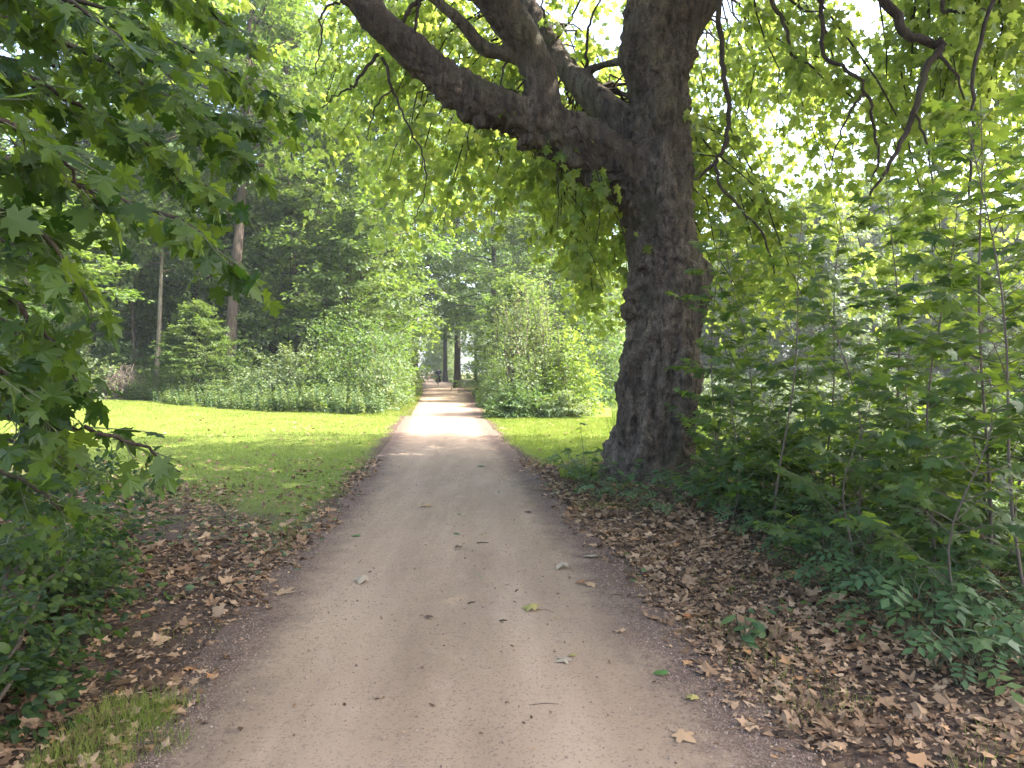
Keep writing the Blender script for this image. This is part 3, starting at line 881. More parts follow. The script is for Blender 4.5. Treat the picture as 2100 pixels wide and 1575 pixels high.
spec = [
    (t4, 90, 33, .5, (1, 1, .95), 'yellow-green tree rising behind the near maple leaves at far left'),
    (t1, 620, 40, 2.6, (.95, .95, .95), 'bushy green tree between the thick leaning trunk and the pale-stemmed tree'),
    (t3, 560, 48, 1.3, (1, 1, 1.05), 'dark tree deep in the wood right of the crooked fork'),
    (t5, 715, 48, 4.0, (1.05, 1.05, 1.1), 'tree with boughs reaching over the left side of the far path'),
    (t4, 290, 52, 3.2, (1, 1, 1), 'tall tree behind the slim pale-barked young tree'),
    (t6, 850, 60, .8, (1, 1, 1), 'tall dark tree rising left of where the path vanishes'),
    (t3, 1010, 52, 2.9, (.9, .9, .95), 'dark broad tree behind the pale shrubs right of the path'),
    (t5, 1120, 44, 1.1, (.95, .95, .8), 'green tree behind the right-hand shrubs, beside the big trunk'),
    (t3, 1235, 56, 5.0, (.9, .9, .8), 'dark tree by the pond seen just left of the big trunk'),
    (t1, -130, 46, 4.4, (1, 1, 1), 'green tree at the extreme left behind the hanging maple leaves'),
    (t2, 60, 27, 5.2, (1.0, 1.0, .62), 'short leafy young tree at the lawn edge on the far left'),
]
GY = gen_tree('y', 10.5, 1.6, 3.4, .085, 34, .19, M_WOOD1, M_DBARK, lean=(.5, 0), wob=.15, nl=22, droop=.45)
ty = build_tree('understorey_tree', GY, 'low leafy young tree spreading above the pale shrubs right of the thick trunk', on(585, 37))
for px, d, rz, scl, lab in [(700, 35, 1.1, (1, 1, .95), 'low leafy tree above the green bush in the middle of the wood edge'),
                            (752, 41, 2.3, (1.1, 1.1, 1.05), 'leafy understorey tree behind the hedge left of the path'),
                            (728, 50, 3.7, (1.2, 1.2, 1.3), 'taller understorey tree deep behind the hedge'),
                            (355, 44, 4.4, (1.2, 1.2, 1.2), 'leafy understorey tree in the gloom left of the thick trunk'),
                            (525, 45, 5.2, (1.2, 1.2, 1.35), 'leafy understorey tree right behind the thick leaning trunk'),
                            (230, 42, .4, (1.1, 1.1, 1.1), 'leafy understorey tree above the dead bramble heap'),
                            (110, 36, 1.7, (1.1, 1.1, 1.0), 'leafy understorey tree at far left behind the maple boughs'),
                            (640, 52, 2.9, (1.2, 1.2, 1.5), 'tall bushy understorey tree in the depth of the wood'),
                            (412, 31.5, 3.3, (.55, .55, .42), 'small bright leafy tree in front of the thick leaning trunk'),
                            (1060, 36, 4.9, (.8, .8, .6), 'understorey tree rising behind the right thicket'),
                            (1190, 39, .9, (1, 1, .9), 'understorey tree between the right thicket and the big trunk')]:
    dup(ty, on(px, d), rz, scl, lab)
WT = []
for src, px, d, rz, scl, lab in spec:
    WT.append(dup(src, on(px, d), rz, scl, lab))
# far bank of the pond
G7 = gen_tree('g', 12.5, .6, 5.4, .24, 46, .27, M_PALE, M_WBARK, nl=28, top=.3)
t8 = build_tree('bank_tree', G7, 'rounded grey-green tree across the pond close right of the big trunk', on(1520, 56))
for px, d, rz, scl, lab in [(1660, 53, 1.0, (1.2, 1.2, 1.2), 'grey-green tree across the pond behind the middle saplings'),
                            (1800, 58, 2.2, (1.3, 1.3, 1.35), 'taller grey-green tree on the far pond bank right of the middle'),
                            (1940, 55, 3.4, (1.2, 1.2, 1.15), 'pale tree on the far pond bank toward the right edge'),
                            (2080, 52, 4.2, (1.2, 1.2, 1.05), 'pale tree on the far pond bank at the right edge of the view'),
                            (1400, 60, 5.2, (1.1, 1.1, .95), 'grey-green tree on the far bank hidden mostly by the big trunk')]:
    dup(t8, on(px, d), rz, scl, lab)

# the far-off wood that reads as one mass
TVs = [(G3, 1.0), (G6, 1.0), (G1, 1.0)]
lg, tg = Geo(), Geo()
for i in range(64):
    G = TVs[i % 3][0]
    if i < 46:
        px, d = rng.uniform(-250, 1260), rng.uniform(58, 125)
    else:
        px, d = rng.uniform(1150, 2500), rng.uniform(66, 110)
    x, y, z = on(px, d)
    if abs(x - pcx(y)) < 5.5: x = pcx(y) + math.copysign(rng.uniform(6, 9), x - pcx(y))
    a = rng.uniform(0, 6.28); s = rng.uniform(.85, 1.15); sz = s * (1 if px < 1260 else .62)
    M = np.array([[math.cos(a) * s, -math.sin(a) * s, 0], [math.sin(a) * s, math.cos(a) * s, 0], [0, 0, sz]])
    for src, dst in ((G[1], lg), (G[0], tg)):
        V, Fs, R_ = src.arrays()
        k0 = 0
        n0 = dst.n
        for f in Fs:
            if src is G[1]:
                keep = (np.arange(len(f)) % 5 < 3)
                dst.F.setdefault(f.shape[1], []).append(f[keep] + n0); dst.R.setdefault(f.shape[1], []).append(R_[k0:k0 + len(f)][keep])
            else:
                dst.F.setdefault(f.shape[1], []).append(f + n0); dst.R.setdefault(f.shape[1], []).append(R_[k0:k0 + len(f)])
            k0 += len(f)
        dst.V.append(V @ M.T + [x, y, z]); dst.n += len(V)
wd = link('far_woods', lg.mesh('far_woods', M_WOOD2), label='far-off mass of dark woodland behind everything', kind='stuff')
# low growth of the wood floor, dark under the trees
def mass(n, px0, px1, d0, d1, h0, h1, leaf, dst, nl=10, sl=1.3, gap=5.0):
    px = rng.uniform(px0, px1, n); d = rng.uniform(d0, d1, n)
    x = (px - 1050) / F_PX * d
    ok = np.abs(x - pcx(d)) > phw(d) + gap
    x, d = x[ok], d[ok]
    top = h0 + (h1 - h0) * noise2(x, d, .09, 31, 3)
    z = hz(x, d) + rng.random(len(x)) * top
    dirs = rng.normal(size=(len(x), 3)); dirs[:, 2] = np.abs(dirs[:, 2]) * .5; dirs[:, 1] -= .4
    p, y, nn = sprays(np.column_stack([x, d, z]), dirs, nl, sl, sl * .55, .5)
    tone = np.clip(.45 + 1.3 * (noise2(p[:, 0], p[:, 2], .35, 9, 2) - .5) + rng.normal(0, .2, len(p)), 0, 1)
    place(dst, DIAM, p, y, nn, leaf * rng.uniform(.7, 1.3, len(p)), tone)


lgm = Geo()
mass(9500, -350, 1290, 62, 100, 4, 13, .36, lgm)
mass(5200, -350, 1290, 100, 150, 8, 26, .5, lgm, sl=2.0, gap=3.0)
link('far_thicket', lgm.mesh('far_thicket', M_WOOD2), wd)
lgm = Geo()
mass(5200, 1150, 2600, 58, 80, 2, 13, .33, lgm)
mass(3600, 1150, 2600, 46, 54.5, .8, 3.2, .24, lgm)
mass(2600, 880, 925, 128, 170, 6, 24, .5, lgm, sl=2.0, gap=-20.0)
link('bank_thicket', lgm.mesh('bank_thicket', M_PALE), wd)
lg2 = Geo()
n = 16000
px = rng.uniform(-150, 1300, n); d = rng.uniform(30, 75, n) ** 1.0
x = (px - 1050) / F_PX * d
ok = (np.abs(x - pcx(d)) > phw(d) + 2.6) & (d > nettle_y(x) + 2.5)
x, d = x[ok], d[ok]
zz = hz(x, d) + rng.random(len(x)) ** 1.5 * np.minimum(9.0, .9 + np.maximum(d - 31, 0) * .2)
dirs = rng.normal(size=(len(x), 3)); dirs[:, 2] = np.abs(dirs[:, 2]) * .5
p, y, nn = sprays(np.column_stack([x, d, zz]), dirs, 11, 1.0, .5, .5)
fr_ = np.abs(p[:, 0] - pcx(p[:, 1])) > phw(p[:, 1]) + .3
p, y, nn = p[fr_], y[fr_], nn[fr_]
place(lg2, DIAM, p, y, nn, rng.uniform(.15, .26, len(p)))
link('undergrowth', lg2.mesh('wood_undergrowth', M_WOOD2), label='dark leafy undergrowth on the floor of the wood', kind='stuff')
wt = link('far_trunks', tg.mesh('far_trunks', M_DBARK, True), wd)

# thin stems in the dark wood edge
for k, (px, d, hh, lx) in enumerate([(268, 35, 7, .3), (285, 37, 6, -.2), (370, 36, 6, .8), (690, 38, 6, .2), (775, 36, 5, .3)]):
    t = np.linspace(0, 1, 8)
    o = on(px, d)
    gg = Geo(); add_tube(gg, np.column_stack([lx * t + .08 * np.sin(7 * t), .1 * np.cos(5 * t), hh * t - .2]), .055 * (1 - .6 * t), 7)
    for j in range(5):
        a = rng.uniform(0, 6.28); h0 = hh * rng.uniform(.4, .9)
        s = np.array([lx * h0 / hh, 0, h0]); add_tube(gg, np.array([s, s + [math.cos(a) * .5, math.sin(a) * .5, .4], s + [math.cos(a) * 1.0, math.sin(a) * 1.0, .55]]), [.02, .014, .006], 5)
    st, dr = [], []
    for j in range(26):
        a = rng.uniform(0, 6.28); h0 = hh * rng.uniform(.55, 1.05)
        st.append([lx * h0 / hh + math.cos(a) * .7, math.sin(a) * .7, h0]); dr.append([math.cos(a), math.sin(a), .1])
    p, y, nn = sprays(st, dr, 10, .8, .4, .4)
    lg3 = Geo(); place(lg3, DIAM, p, y, nn, rng.uniform(.12, .19, len(p)))
    lab = ['thin dark stem left of the slim pale-barked young tree', 'thin grey stem close behind the slim pale-barked tree', 'thin slanting stem between the pale tree and the thick leaning trunk',
           'thin stem above the pale shrubs left of the path', 'thin stem just left of the hedge along the path'][k]
    ob = thing('sapling', lab, 'sapling', o, rng.uniform(0, .5))
    link('stem', gg.mesh('thin_stem', M_WBARK if k != 3 else M_PBARK, True), ob); link('foliage', lg3.mesh('thin_foliage', M_WOOD1), ob)

# ------------------------------------------------------------------ shrubs
SH = [
    # px, depth, rx, ry, h, leaf, nspr, material, label
    (600, 30.5, 2.4, 1.8, 2.6, .12, 620, M_PALE, 'pale grey-green bush with upright shoots right of the thick leaning trunk'),
    (690, 29.5, 2.2, 1.8, 2.4, .12, 560, M_WOOD1, 'rounded green bush behind the nettles near the middle of the bed'),
    (765, 31, 2.3, 2.4, 3.9, .13, 720, M_WOOD2, 'dark green dense bush with a rounded top left of the path'),
    (815, 34, 2.3, 3.0, 4.1, .13, 760, M_PALE, 'grey-green hedge bush overhanging the left verge of the path'),
    (838, 42, 2.4, 4.0, 4.4, .15, 760, M_WOOD1, 'green hedge bush farther along the left of the path'),
    (862, 58, 1.7, 5.0, 4.2, .17, 560, M_WOOD3, 'yellow-lit bush where the hedge ends near the cyclist'),
    (845, 28.2, .9, 1.2, 2.0, .11, 260, M_NETTLE, 'small light bush at the corner of hedge and lawn'),
    (500, 33, 2.0, 1.6, 2.5, .13, 420, M_WOOD2, 'dark bush at the foot of the thick leaning trunk'),
    (400, 36, 2.5, 1.8, 2.6, .14, 420, M_WOOD2, 'dark bush between the pale slim tree and the thick trunk'),
    (225, 35, 2.3, 1.6, 2.5, .14, 420, M_WOOD2, 'dark bush behind the dead bramble heap'),
    (80, 30, 2.6, 1.8, 4.2, .14, 620, M_PALE, 'pale lit bush at the far left of the lawn'),
    (1030, 25.0, 1.1, 1.3, 4.3, .09, 440, M_PALE, 'tall grey-leaved willow bush beside the right verge of the path'),
    (1105, 25.6, 1.2, 1.4, 4.5, .11, 460, M_LIGHT, 'tall light green bush with reddish keys in the middle of the right thicket'),
    (1165, 25.2, .95, 1.3, 3.0, .12, 400, M_WOOD3, 'bright yellow-green bush at the right end of the right thicket'),
    (985, 31, 1.1, 2.2, 3.0, .12, 460, M_WOOD1, 'green bush behind the willow bush along the right of the path'),
    (1000, 40, 2.0, 3.0, 4.6, .15, 560, M_WOOD2, 'dark green bush farther back on the right of the path'),
    (1050, 23.3, 1.0, .6, 1.1, .09, 300, M_LOW, 'low dark bramble bush at the foot of the right thicket'),
    (1150, 23.2, .8, .5, .8, .09, 220, M_NETTLE, 'low bright weedy bush at the lawn edge of the right thicket'),
    (1235, 34, 1.7, 1.6, 3.6, .14, 460, M_WOOD2, 'dark bush above the pond just left of the big trunk'),
]
for px, d, rx, ry, h, leaf, ns, mt, lab in SH:
    o = on(px, d)
    lo, hi = pcx(d) - phw(d) - .55 - .92 * rx, pcx(d) + phw(d) + .35 + .92 * rx
    x_ = min(o[0], lo) if o[0] < pcx(d) - 1 else max(o[0], hi)
    o = (x_, d, gz(x_, d))
    gen = gen_shrub(rx, ry, h, 9, ns, 12, leaf, mt, spr=.16 * h + .15, lump=.95, org=o)
    if True:
        # upright shoots that break the outline
        tg_, lg_ = gen[0], gen[1]
        for j in range(34 if 'tall' in lab else 16 if 'upright' in lab else 9):
            a = rng.uniform(0, 6.28); q = rng.uniform(.1, .8)
            b0 = np.array([math.cos(a) * rx * q, math.sin(a) * ry * q, h * .5]); e = b0 + [rng.normal(0, .25), rng.normal(0, .25), h * rng.uniform(.45, .72) * (1.1 - .6 * q)]
            if abs(e[0] + o[0] - pcx(e[1] + d)) < phw(d) + .4: continue
            add_tube(tg_, np.array([b0, (b0 + e) / 2 + rng.normal(0, .05, 3), e]), [.014, .01, .004], 4)
            m_ = 34
            tt = rng.uniform(.1, 1.02, m_)[:, None]
            P = b0 + (e - b0) * tt + rng.normal(0, .05, (m_, 3))
            aa = rng.uniform(0, 6.28, m_)
            place(lg_, OVAL if False else DIAM, P, np.column_stack([np.cos(aa), np.sin(aa), np.full(m_, .5)]), np.column_stack([-np.cos(aa) * .4, -np.sin(aa) * .4, np.ones(m_)]), rng.uniform(.08, .14, m_))
    build_tree('shrub', gen, lab, o, 0, None, 'shrub')

# nettle bed along the back of the lawn: ground cover nobody could count
lg, sg = Geo(), Geo()
n = 1500
xs = rng.uniform(-24, -3.6, n)
ys_ = nettle_y(xs) + rng.uniform(0, 1, n) ** 1.3 * 4.2 + (noise2(xs, xs * 0, .5, 2.0, 3) - .5) * 1.4
ok = xs < pcx(ys_) - phw(ys_) - 1.0
xs, ys_ = xs[ok], ys_[ok]
hh = .8 * rng.uniform(.55, 1.15, len(xs)) * (.75 + .8 * noise2(xs, ys_, .35, 5.5, 3)) * np.interp(ys_ - nettle_y(xs), [-.5, .4, 2.5], [.55, .95, 1.45])
z0 = hz(xs, ys_)
for x, y, h, z in zip(xs, ys_, hh, z0):
    lean = rng.normal(0, .14, 2) * h
    tt = np.linspace(0, 1, 3)[:, None]
    P = np.array([x, y, z]) + np.column_stack([lean[0] * tt, lean[1] * tt, h * tt])
    add_tube(sg, P, [.006, .005, .003], 3)
    k = int(12 + 14 * h)
    t = np.linspace(.12, 1, k)
    a = np.arange(k) * 1.571 + rng.uniform(0, 6)
    pp = np.array([x, y, z]) + np.column_stack([lean[0] * t, lean[1] * t, h * t])
    place(lg, DIAM, pp, np.column_stack([np.cos(a), np.sin(a), rng.normal(-.1, .3, k)]), np.column_stack([.3 * np.cos(a), .3 * np.sin(a), np.ones(k)]) + rng.normal(0, .3, (k, 3)), (.17 - .09 * t) * rng.uniform(.8, 1.3), np.clip(rng.normal(.35, .2) + .2 * rng.normal(size=k) + (.5 if rng.random() < .08 else 0), 0, 1))
nb = link('nettle_undergrowth', lg.mesh('nettle_bed', M_NETTLE), label='bed of pale green nettles and weeds along the back of the lawn', kind='stuff')
link('stems', sg.mesh('nettle_stems', M_STEM), nb)

# brush pile of dead brambles
g = Geo()
c = np.array(on(252, 31.2))
for i in range(260):
    a = rng.uniform(0, 6.28); r = rng.uniform(0, .9)
    s = np.array([math.cos(a) * r, math.sin(a) * r * .7, 0]); e = np.array([math.cos(a + rng.normal(0, 1.2)) * rng.uniform(0, .8), rng.normal(0, .3), rng.uniform(.5, 1.5) * (1.1 - .6 * r)])
    m_ = (s + e) / 2 + rng.normal(0, .15, 3) + [0, 0, .25]
    add_tube(g, catmull([s, m_, e, e + rng.normal(0, .25, 3) - [0, 0, .25]], 3), .009, 4, rng.random())
link('brush_pile', g.mesh('brush_pile', plain('dead_bramble', (.13, .10, .085), .9)), None, c, label='heap of dead brown bramble stems in front of the nettles at left', cat='brush pile')

# tall pale grass on the pond bank left of the big trunk
g = Geo()
n = 1500
x = rng.uniform(2.0, 4.6, n); y = rng.uniform(14.5, 22.5, n)
keep = x > 2.0 + .17 * (y - 14)
x, y = x[keep], y[keep]; z = hz(x, y)
h = rng.uniform(.35, 1.15, len(x)) * (.6 + .8 * noise2(x, y, .8, 2, 2))
a = rng.uniform(0, 6.28, len(x)); w = .012
V = np.stack([np.column_stack([x - w * np.cos(a), y - w * np.sin(a), z]), np.column_stack([x + w * np.cos(a), y + w * np.sin(a), z]),
              np.column_stack([x + w * .7 + .12 * h * np.cos(a + 1), y + .12 * h * np.sin(a + 1), z + .6 * h]), np.column_stack([x - w * .7 + .12 * h * np.cos(a + 1), y + .12 * h * np.sin(a + 1), z + .6 * h]),
              np.column_stack([x + .42 * h * np.cos(a + 1), y + .42 * h * np.sin(a + 1), z + h])], 1)
k = np.arange(len(x)) * 5
g.add(V.reshape(-1, 3), np.stack([k, k + 1, k + 2, k + 3], -1), rng.random(len(x)))
g.F.setdefault(3, []).append(np.stack([k + 3, k + 2, k + 4], -1)); g.R.setdefault(3, []).append(rng.random(len(x)))
link('tall_grass', g.mesh('tall_grass', M_REED), label='tall pale grass on the pond bank left of the big trunk', kind='stuff')

# ------------------------------------------------------------------ mown lawn: blades
def grass_blades(n, x0, x1, y0, y1, hgt, wid, maskfn, seed_pow=1.0):
    x = rng.uniform(x0, x1, n); y = y0 + (y1 - y0) * rng.random(n) ** seed_pow
    mk = maskfn(x, y)
    k = rng.random(n) < mk
    x, y, mk = x[k], y[k], mk[k]
    z = hz(x, y)
    h = hgt * rng.uniform(.5, 1.4, len(x)); w = wid * (1 + y / 14)
    a = rng.uniform(0, 6.28, len(x)); b_ = rng.uniform(0, 6.28, len(x)); ln_ = rng.uniform(.1, .8, len(x)) * h
    V = np.stack([np.column_stack([x - w * np.cos(a), y - w * np.sin(a), z]), np.column_stack([x + w * np.cos(a), y + w * np.sin(a), z]),
                  np.column_stack([x + ln_ * np.cos(b_), y + ln_ * np.sin(b_), z + h])], 1)
    tone = np.clip(.35 + .8 * (noise2(x, y, .7, 12, 3) - .5) + 1.1 * (noise2(x, y, 2.6, 15, 3) - .5) + rng.normal(0, .2, len(x)), 0, 1)
    h = h * (.65 + .9 * noise2(x, y, 1.9, 19, 3))
    V[:, 2, 2] = z + h
    return V.reshape(-1, 3), np.arange(len(x) * 3).reshape(-1, 3), tone


def lawn_p(x, y):
    m_ = lawn_mask(x, y) * ((y < nettle_y(x) + .6) | (np.abs(x - pcx(y)) - phw(y) < 1.6))
    return np.clip(m_, 0, 1) ** 1.3


g = Geo()
g.add(*grass_blades(330000, -22, -.5, 5, 30, .038, .0022, lawn_p, 1.25))
g.add(*grass_blades(60000, -7, 0, 24, 62, .08, .004, lambda x, y: (np.abs(x - pcx(y)) > phw(y)) * (np.abs(x - pcx(y)) < phw(y) + 1.9) * (x < pcx(y)) * .9))
g.add(*grass_blades(90000, -1, 5.2, 9.5, 23.5, .05, .0022, lawn_p))


def tuft_p(x, y):
    d = np.abs(x - pcx(y)) - phw(y)
    return sstep(.56, .68, noise2(x, y, 1.5, 7.7, 3)) * sstep(.1, .35, d) * sstep(1.3, .7, d) * .8


g.add(*grass_blades(60000, -4.2, 2.6, 2.2, 12, .055, .0014, tuft_p))
g.add(*grass_blades(5000, .72, 1.5, 9.6, 11.4, .13, .002, lambda x, y: sstep(.8, .2, np.hypot((x - 1.05) / .6, (y - 10.5) / .9))))
g.add(*grass_blades(5000, -1.95, -1.3, 2.4, 3.3, .07, .0012, lambda x, y: sstep(.45, .6, noise2(x, y, 2.2, 3, 3)) * .8))
link('grass', g.mesh('lawn_grass', M_GRASS), label='short mown grass of the lawn with thin tufts at the path edges', kind='stuff')

# ------------------------------------------------------------------ leaf litter and gravel
def litter_density(x, y):
    d = np.abs(x - pcx(y)) - phw(y)
    n_ = noise2(x, y, 1.2, 3.3, 3)
    base = sstep(-.12, .3, d + .25 * (n_ - .5)) * sstep(.14, .6, n_) * (.5 + .9 * n_)
    lw = lawn_mask(x, y)
    fade = np.where(x < pcx(y), sstep(5.2, 3.0, d), sstep(4.6, 3.2, d))
    return np.clip(base * (1 - .90 * lw) * fade + .010 * (d < 0), 0, 1)


g = Geo()
for n, x0, x1, y0, y1, s0, s1, tm in [(60000, -5.5, 5.2, 1.9, 6.5, .012, .036, OVAL), (26000, -5.5, 5.2, 1.9, 7, .028, .07, LOBED), (3600, -5.5, 5.2, 1.9, 8, .065, .12, PLANE),
                                      (40000, -8, 5.2, 6.2, 12.5, .025, .08, LOBED), (2600, -15, 4, 8, 24, .05, .12, LOBED)]:
    x = rng.uniform(x0, x1, n); y = rng.uniform(y0, y1, n)
    dens = litter_density(x, y) if n != 2600 else np.full(n, .4) * lawn_mask(x, y)
    if n != 60000: dens = dens * (np.abs(x - pcx(y)) > phw(y) * .97)
    k = rng.random(n) < dens
    x, y = x[k], y[k]; m_ = len(x)
    s = rng.uniform(s0, s1, m_)
    z = hz(x, y) + .006 + rng.random(m_) * .012 + .04 * np.exp(-((y / 9) ** 2)) * (noise2(x, y, 2.4, 6.0, 3) - .45)
    a = rng.uniform(0, 6.28, m_)
    Nn = np.column_stack([rng.normal(0, .38, m_), rng.normal(0, .38, m_), np.ones(m_) * np.where(rng.random(m_) < .5, 1, -1)])
    place(g, tm, np.column_stack([x, y, z]), np.column_stack([np.cos(a), np.sin(a), rng.normal(0, .25, m_)]), Nn, s, np.clip(rng.normal(.42, .24, m_), 0, 1), jit=.055)
for i in range(420):
    x, y = rng.uniform(-4.5, 4), rng.uniform(2.2, 9)
    if rng.random() > litter_density(np.array([x]), np.array([y]))[0]: continue
    a = rng.uniform(0, 6.28); l = rng.uniform(.06, .35); z = gz(x, y) + .025
    add_tube(g, np.array([[x, y, z], [x + .5 * l * math.cos(a) + rng.normal(0, .01), y + .5 * l * math.sin(a), z + .012], [x + l * math.cos(a + .2), y + l * math.sin(a + .2), z]]), [.004, .0035, .002], 4, rng.uniform(0, .35))
link('leaf_litter', g.mesh('leaf_litter', M_DEAD), label='brown fallen plane leaves and twigs littering both sides of the path', kind='stuff')

g = Geo()
octa = (np.array([[1, 0, 0], [-1, 0, 0], [0, 1, 0], [0, -1, 0], [0, 0, .7], [0, 0, -.7]], float), np.array([[0, 2, 4], [2, 1, 4], [1, 3, 4], [3, 0, 4], [2, 0, 5], [1, 2, 5], [3, 1, 5], [0, 3, 5]]))
n = 52000
y = 1.9 + 11 * rng.random(n) ** 1.6
u = np.sign(rng.normal(size=n)) * np.where(rng.random(n) < .62, rng.normal(1.02, .12, n), rng.uniform(0, 1, n))
x = pcx(y) + u * phw(y)
s = rng.uniform(.0016, .0045, n) * np.where(rng.random(n) < .06, 1.9, 1)
k = (np.abs(u) > .8) | (rng.random(n) < .55)
x, y, s, u = x[k], y[k], s[k], u[k]; n = len(x)
Yv = np.column_stack([rng.normal(size=n), rng.normal(size=n), rng.normal(0, .3, n)])
place(g, octa, np.column_stack([x, y, hz(x, y) + .008 + .3 * s]), Yv, np.tile([0, 0, 1.0], (n, 1)) + rng.normal(0, .3, (n, 3)), s, jit=.12)
link('gravel', g.mesh('loose_gravel', M_PEBBLE), label='loose fine gravel on the path and thick along its edges', kind='stuff')

# leaves and twigs that lie singly on the path
LEAFM = {}


def fallen(px, py, size, tmpl, cols, label, rot, curl=.09, stalk=0.0, name='fallen_leaf', cat='leaf'):
    p = gnd(px, py)
    key = cols
    if key not in LEAFM:
        LEAFM[key] = leaf_mat('fallen_' + name + str(len(LEAFM)), [tuple(c * .8 for c in key), tuple(min(1, c * 1.2) for c in key)], (tuple(c * .5 for c in key),) * 2, .15, .7, .2)
    g_ = Geo()
    curl *= .32
    place(g_, tmpl, np.array([[0, -.5 * size, 0]]), np.array([[0, 1, 0.]]), np.array([[0, 0, 1.]]), size, np.array([.5]), jit=curl)
    V_ = np.concatenate(g_.V); lo = V_[:, 2].min()
    g_.V = [V_ - [0, 0, lo]]
    o = link(name, g_.mesh(name, LEAFM[key]), None, (p[0], p[1], gz(p[0], p[1]) + .011), rot, label, cat)
    if stalk:
        q = np.array([[0, -.5 * size, .004], [.01, -.5 * size - .5 * stalk, .008], [-.01, -.5 * size - stalk, .003]])
        h_ = Geo(); add_tube(h_, q, [.0018, .0015, .001], 5); link('stalk', h_.mesh('stalk', M_BROWNSTEM), o)
    return o


TAN, ORG, YEL, GRN, DKB, PAL = (.33, .22, .13), (.34, .15, .06), (.28, .24, .08), (.07, .14, .035), (.09, .055, .04), (.30, .25, .18)
for a in [(1085, 1252, .115, PLANE, YEL, 'yellow-green curled leaf with a long stalk in the middle of the path', 1.2, .12, .12),
          (878, 1270, .07, LOBED, DKB, 'small dark crumpled leaf left of the path centre', .4, .22, 0),
          (1152, 1360, .085, PLANE, PAL, 'pale grey leaf on the path right of centre', 2.0, .12, 0),
          (1173, 1350, .06, OVAL, YEL, 'narrow yellowish leaf touching the pale grey leaf', 1.5, .1, 0),
          (1355, 1387, .085, OVAL, GRN, 'dark green leaf lying on the right gravel edge', 1.3, .12, 0),
          (1150, 1168, .115, PLANE, PAL, 'pale tan curled leaf below the wet patch near the right edge', 2.4, .13, 0),
          (1190, 1200, .075, OVAL, ORG, 'small orange leaf beside a beige one at the right edge', 1.8, .1, 0),
          (1215, 1203, .10, PLANE, TAN, 'beige lobed leaf beside the small orange one', 5.0, .10, 0),
          (1417, 1436, .075, LOBED, YEL, 'bright yellow leaf on the dark gravel at lower right', .4, .1, 0),
          (1408, 1520, .10, PLANE, TAN, 'large flattened tan leaf at the bottom right of the path', 3.9, .08, .05),
          (728, 1102, .10, LOBED, GRN, 'fresh green leaf at the left edge of the path', 1.4, .1, 0),
          (741, 1197, .10, PLANE, PAL, 'grey leaf on the left side of the path', 3.0, .06, 0),
          (588, 1218, .15, PLANE, TAN, 'big tan lobed leaf on the left gravel edge', 4.4, .1, 0),
          (985, 958, .15, PLANE, GRN, 'green leaf far up the path near the sunlit strip', 1.5, .1, 0),
          (1082, 1052, .10, LOBED, DKB, 'dark brown curled leaf at the right edge up the path', .8, .12, 0),
          (938, 1127, .08, LOBED, DKB, 'grey-brown curled leaf in the middle of the path', 2.2, .18, 0),
          (1410, 1265, .12, PLANE, ORG, 'large rust-brown leaf at the edge of the right-hand litter', .9, .11, .07),
          (1212, 1146, .15, OVAL, PAL, 'long pale leaf on the gravel at the right of the path', 1.5, .12, 0),
          (1268, 1300, .08, LOBED, TAN, 'small tan leaf on the right gravel above the dark green leaf', 1.0, .12, 0),
          (870, 1040, .14, PLANE, TAN, 'tan leaf on the path left of centre beyond the others', 2.1, .12, 0)]:
    fallen(*a)
for px, py, l, rot, lab in [(1032, 1277, .05, .2, 'short thick twig left of the curled yellow leaf'), (967, 1240, .06, .6, 'tiny curved twig on the path above the short thick one'),
                            (990, 1116, .11, .1, 'thin dark twig across the middle of the path'), (1118, 1450, .13, .05, 'faint long twig near the bottom of the path'),
                            (1060, 1215, .05, 1.2, 'tiny dark twig right of the path centre')]:
    p = gnd(px, py); g = Geo()
    add_tube(g, np.array([[-l / 2, 0, .004], [0, .006, .007], [l / 2, 0, .004]]), [.004 - .0025 * (l > .12), .0045 - .0025 * (l > .12), .003 - .0015 * (l > .12)], 6, None, True)
    link('twig', g.mesh('twig', M_WBARK if l > .12 else M_TWIG, True), None, (p[0], p[1], gz(p[0], p[1]) + .009), rot, lab, 'twig')

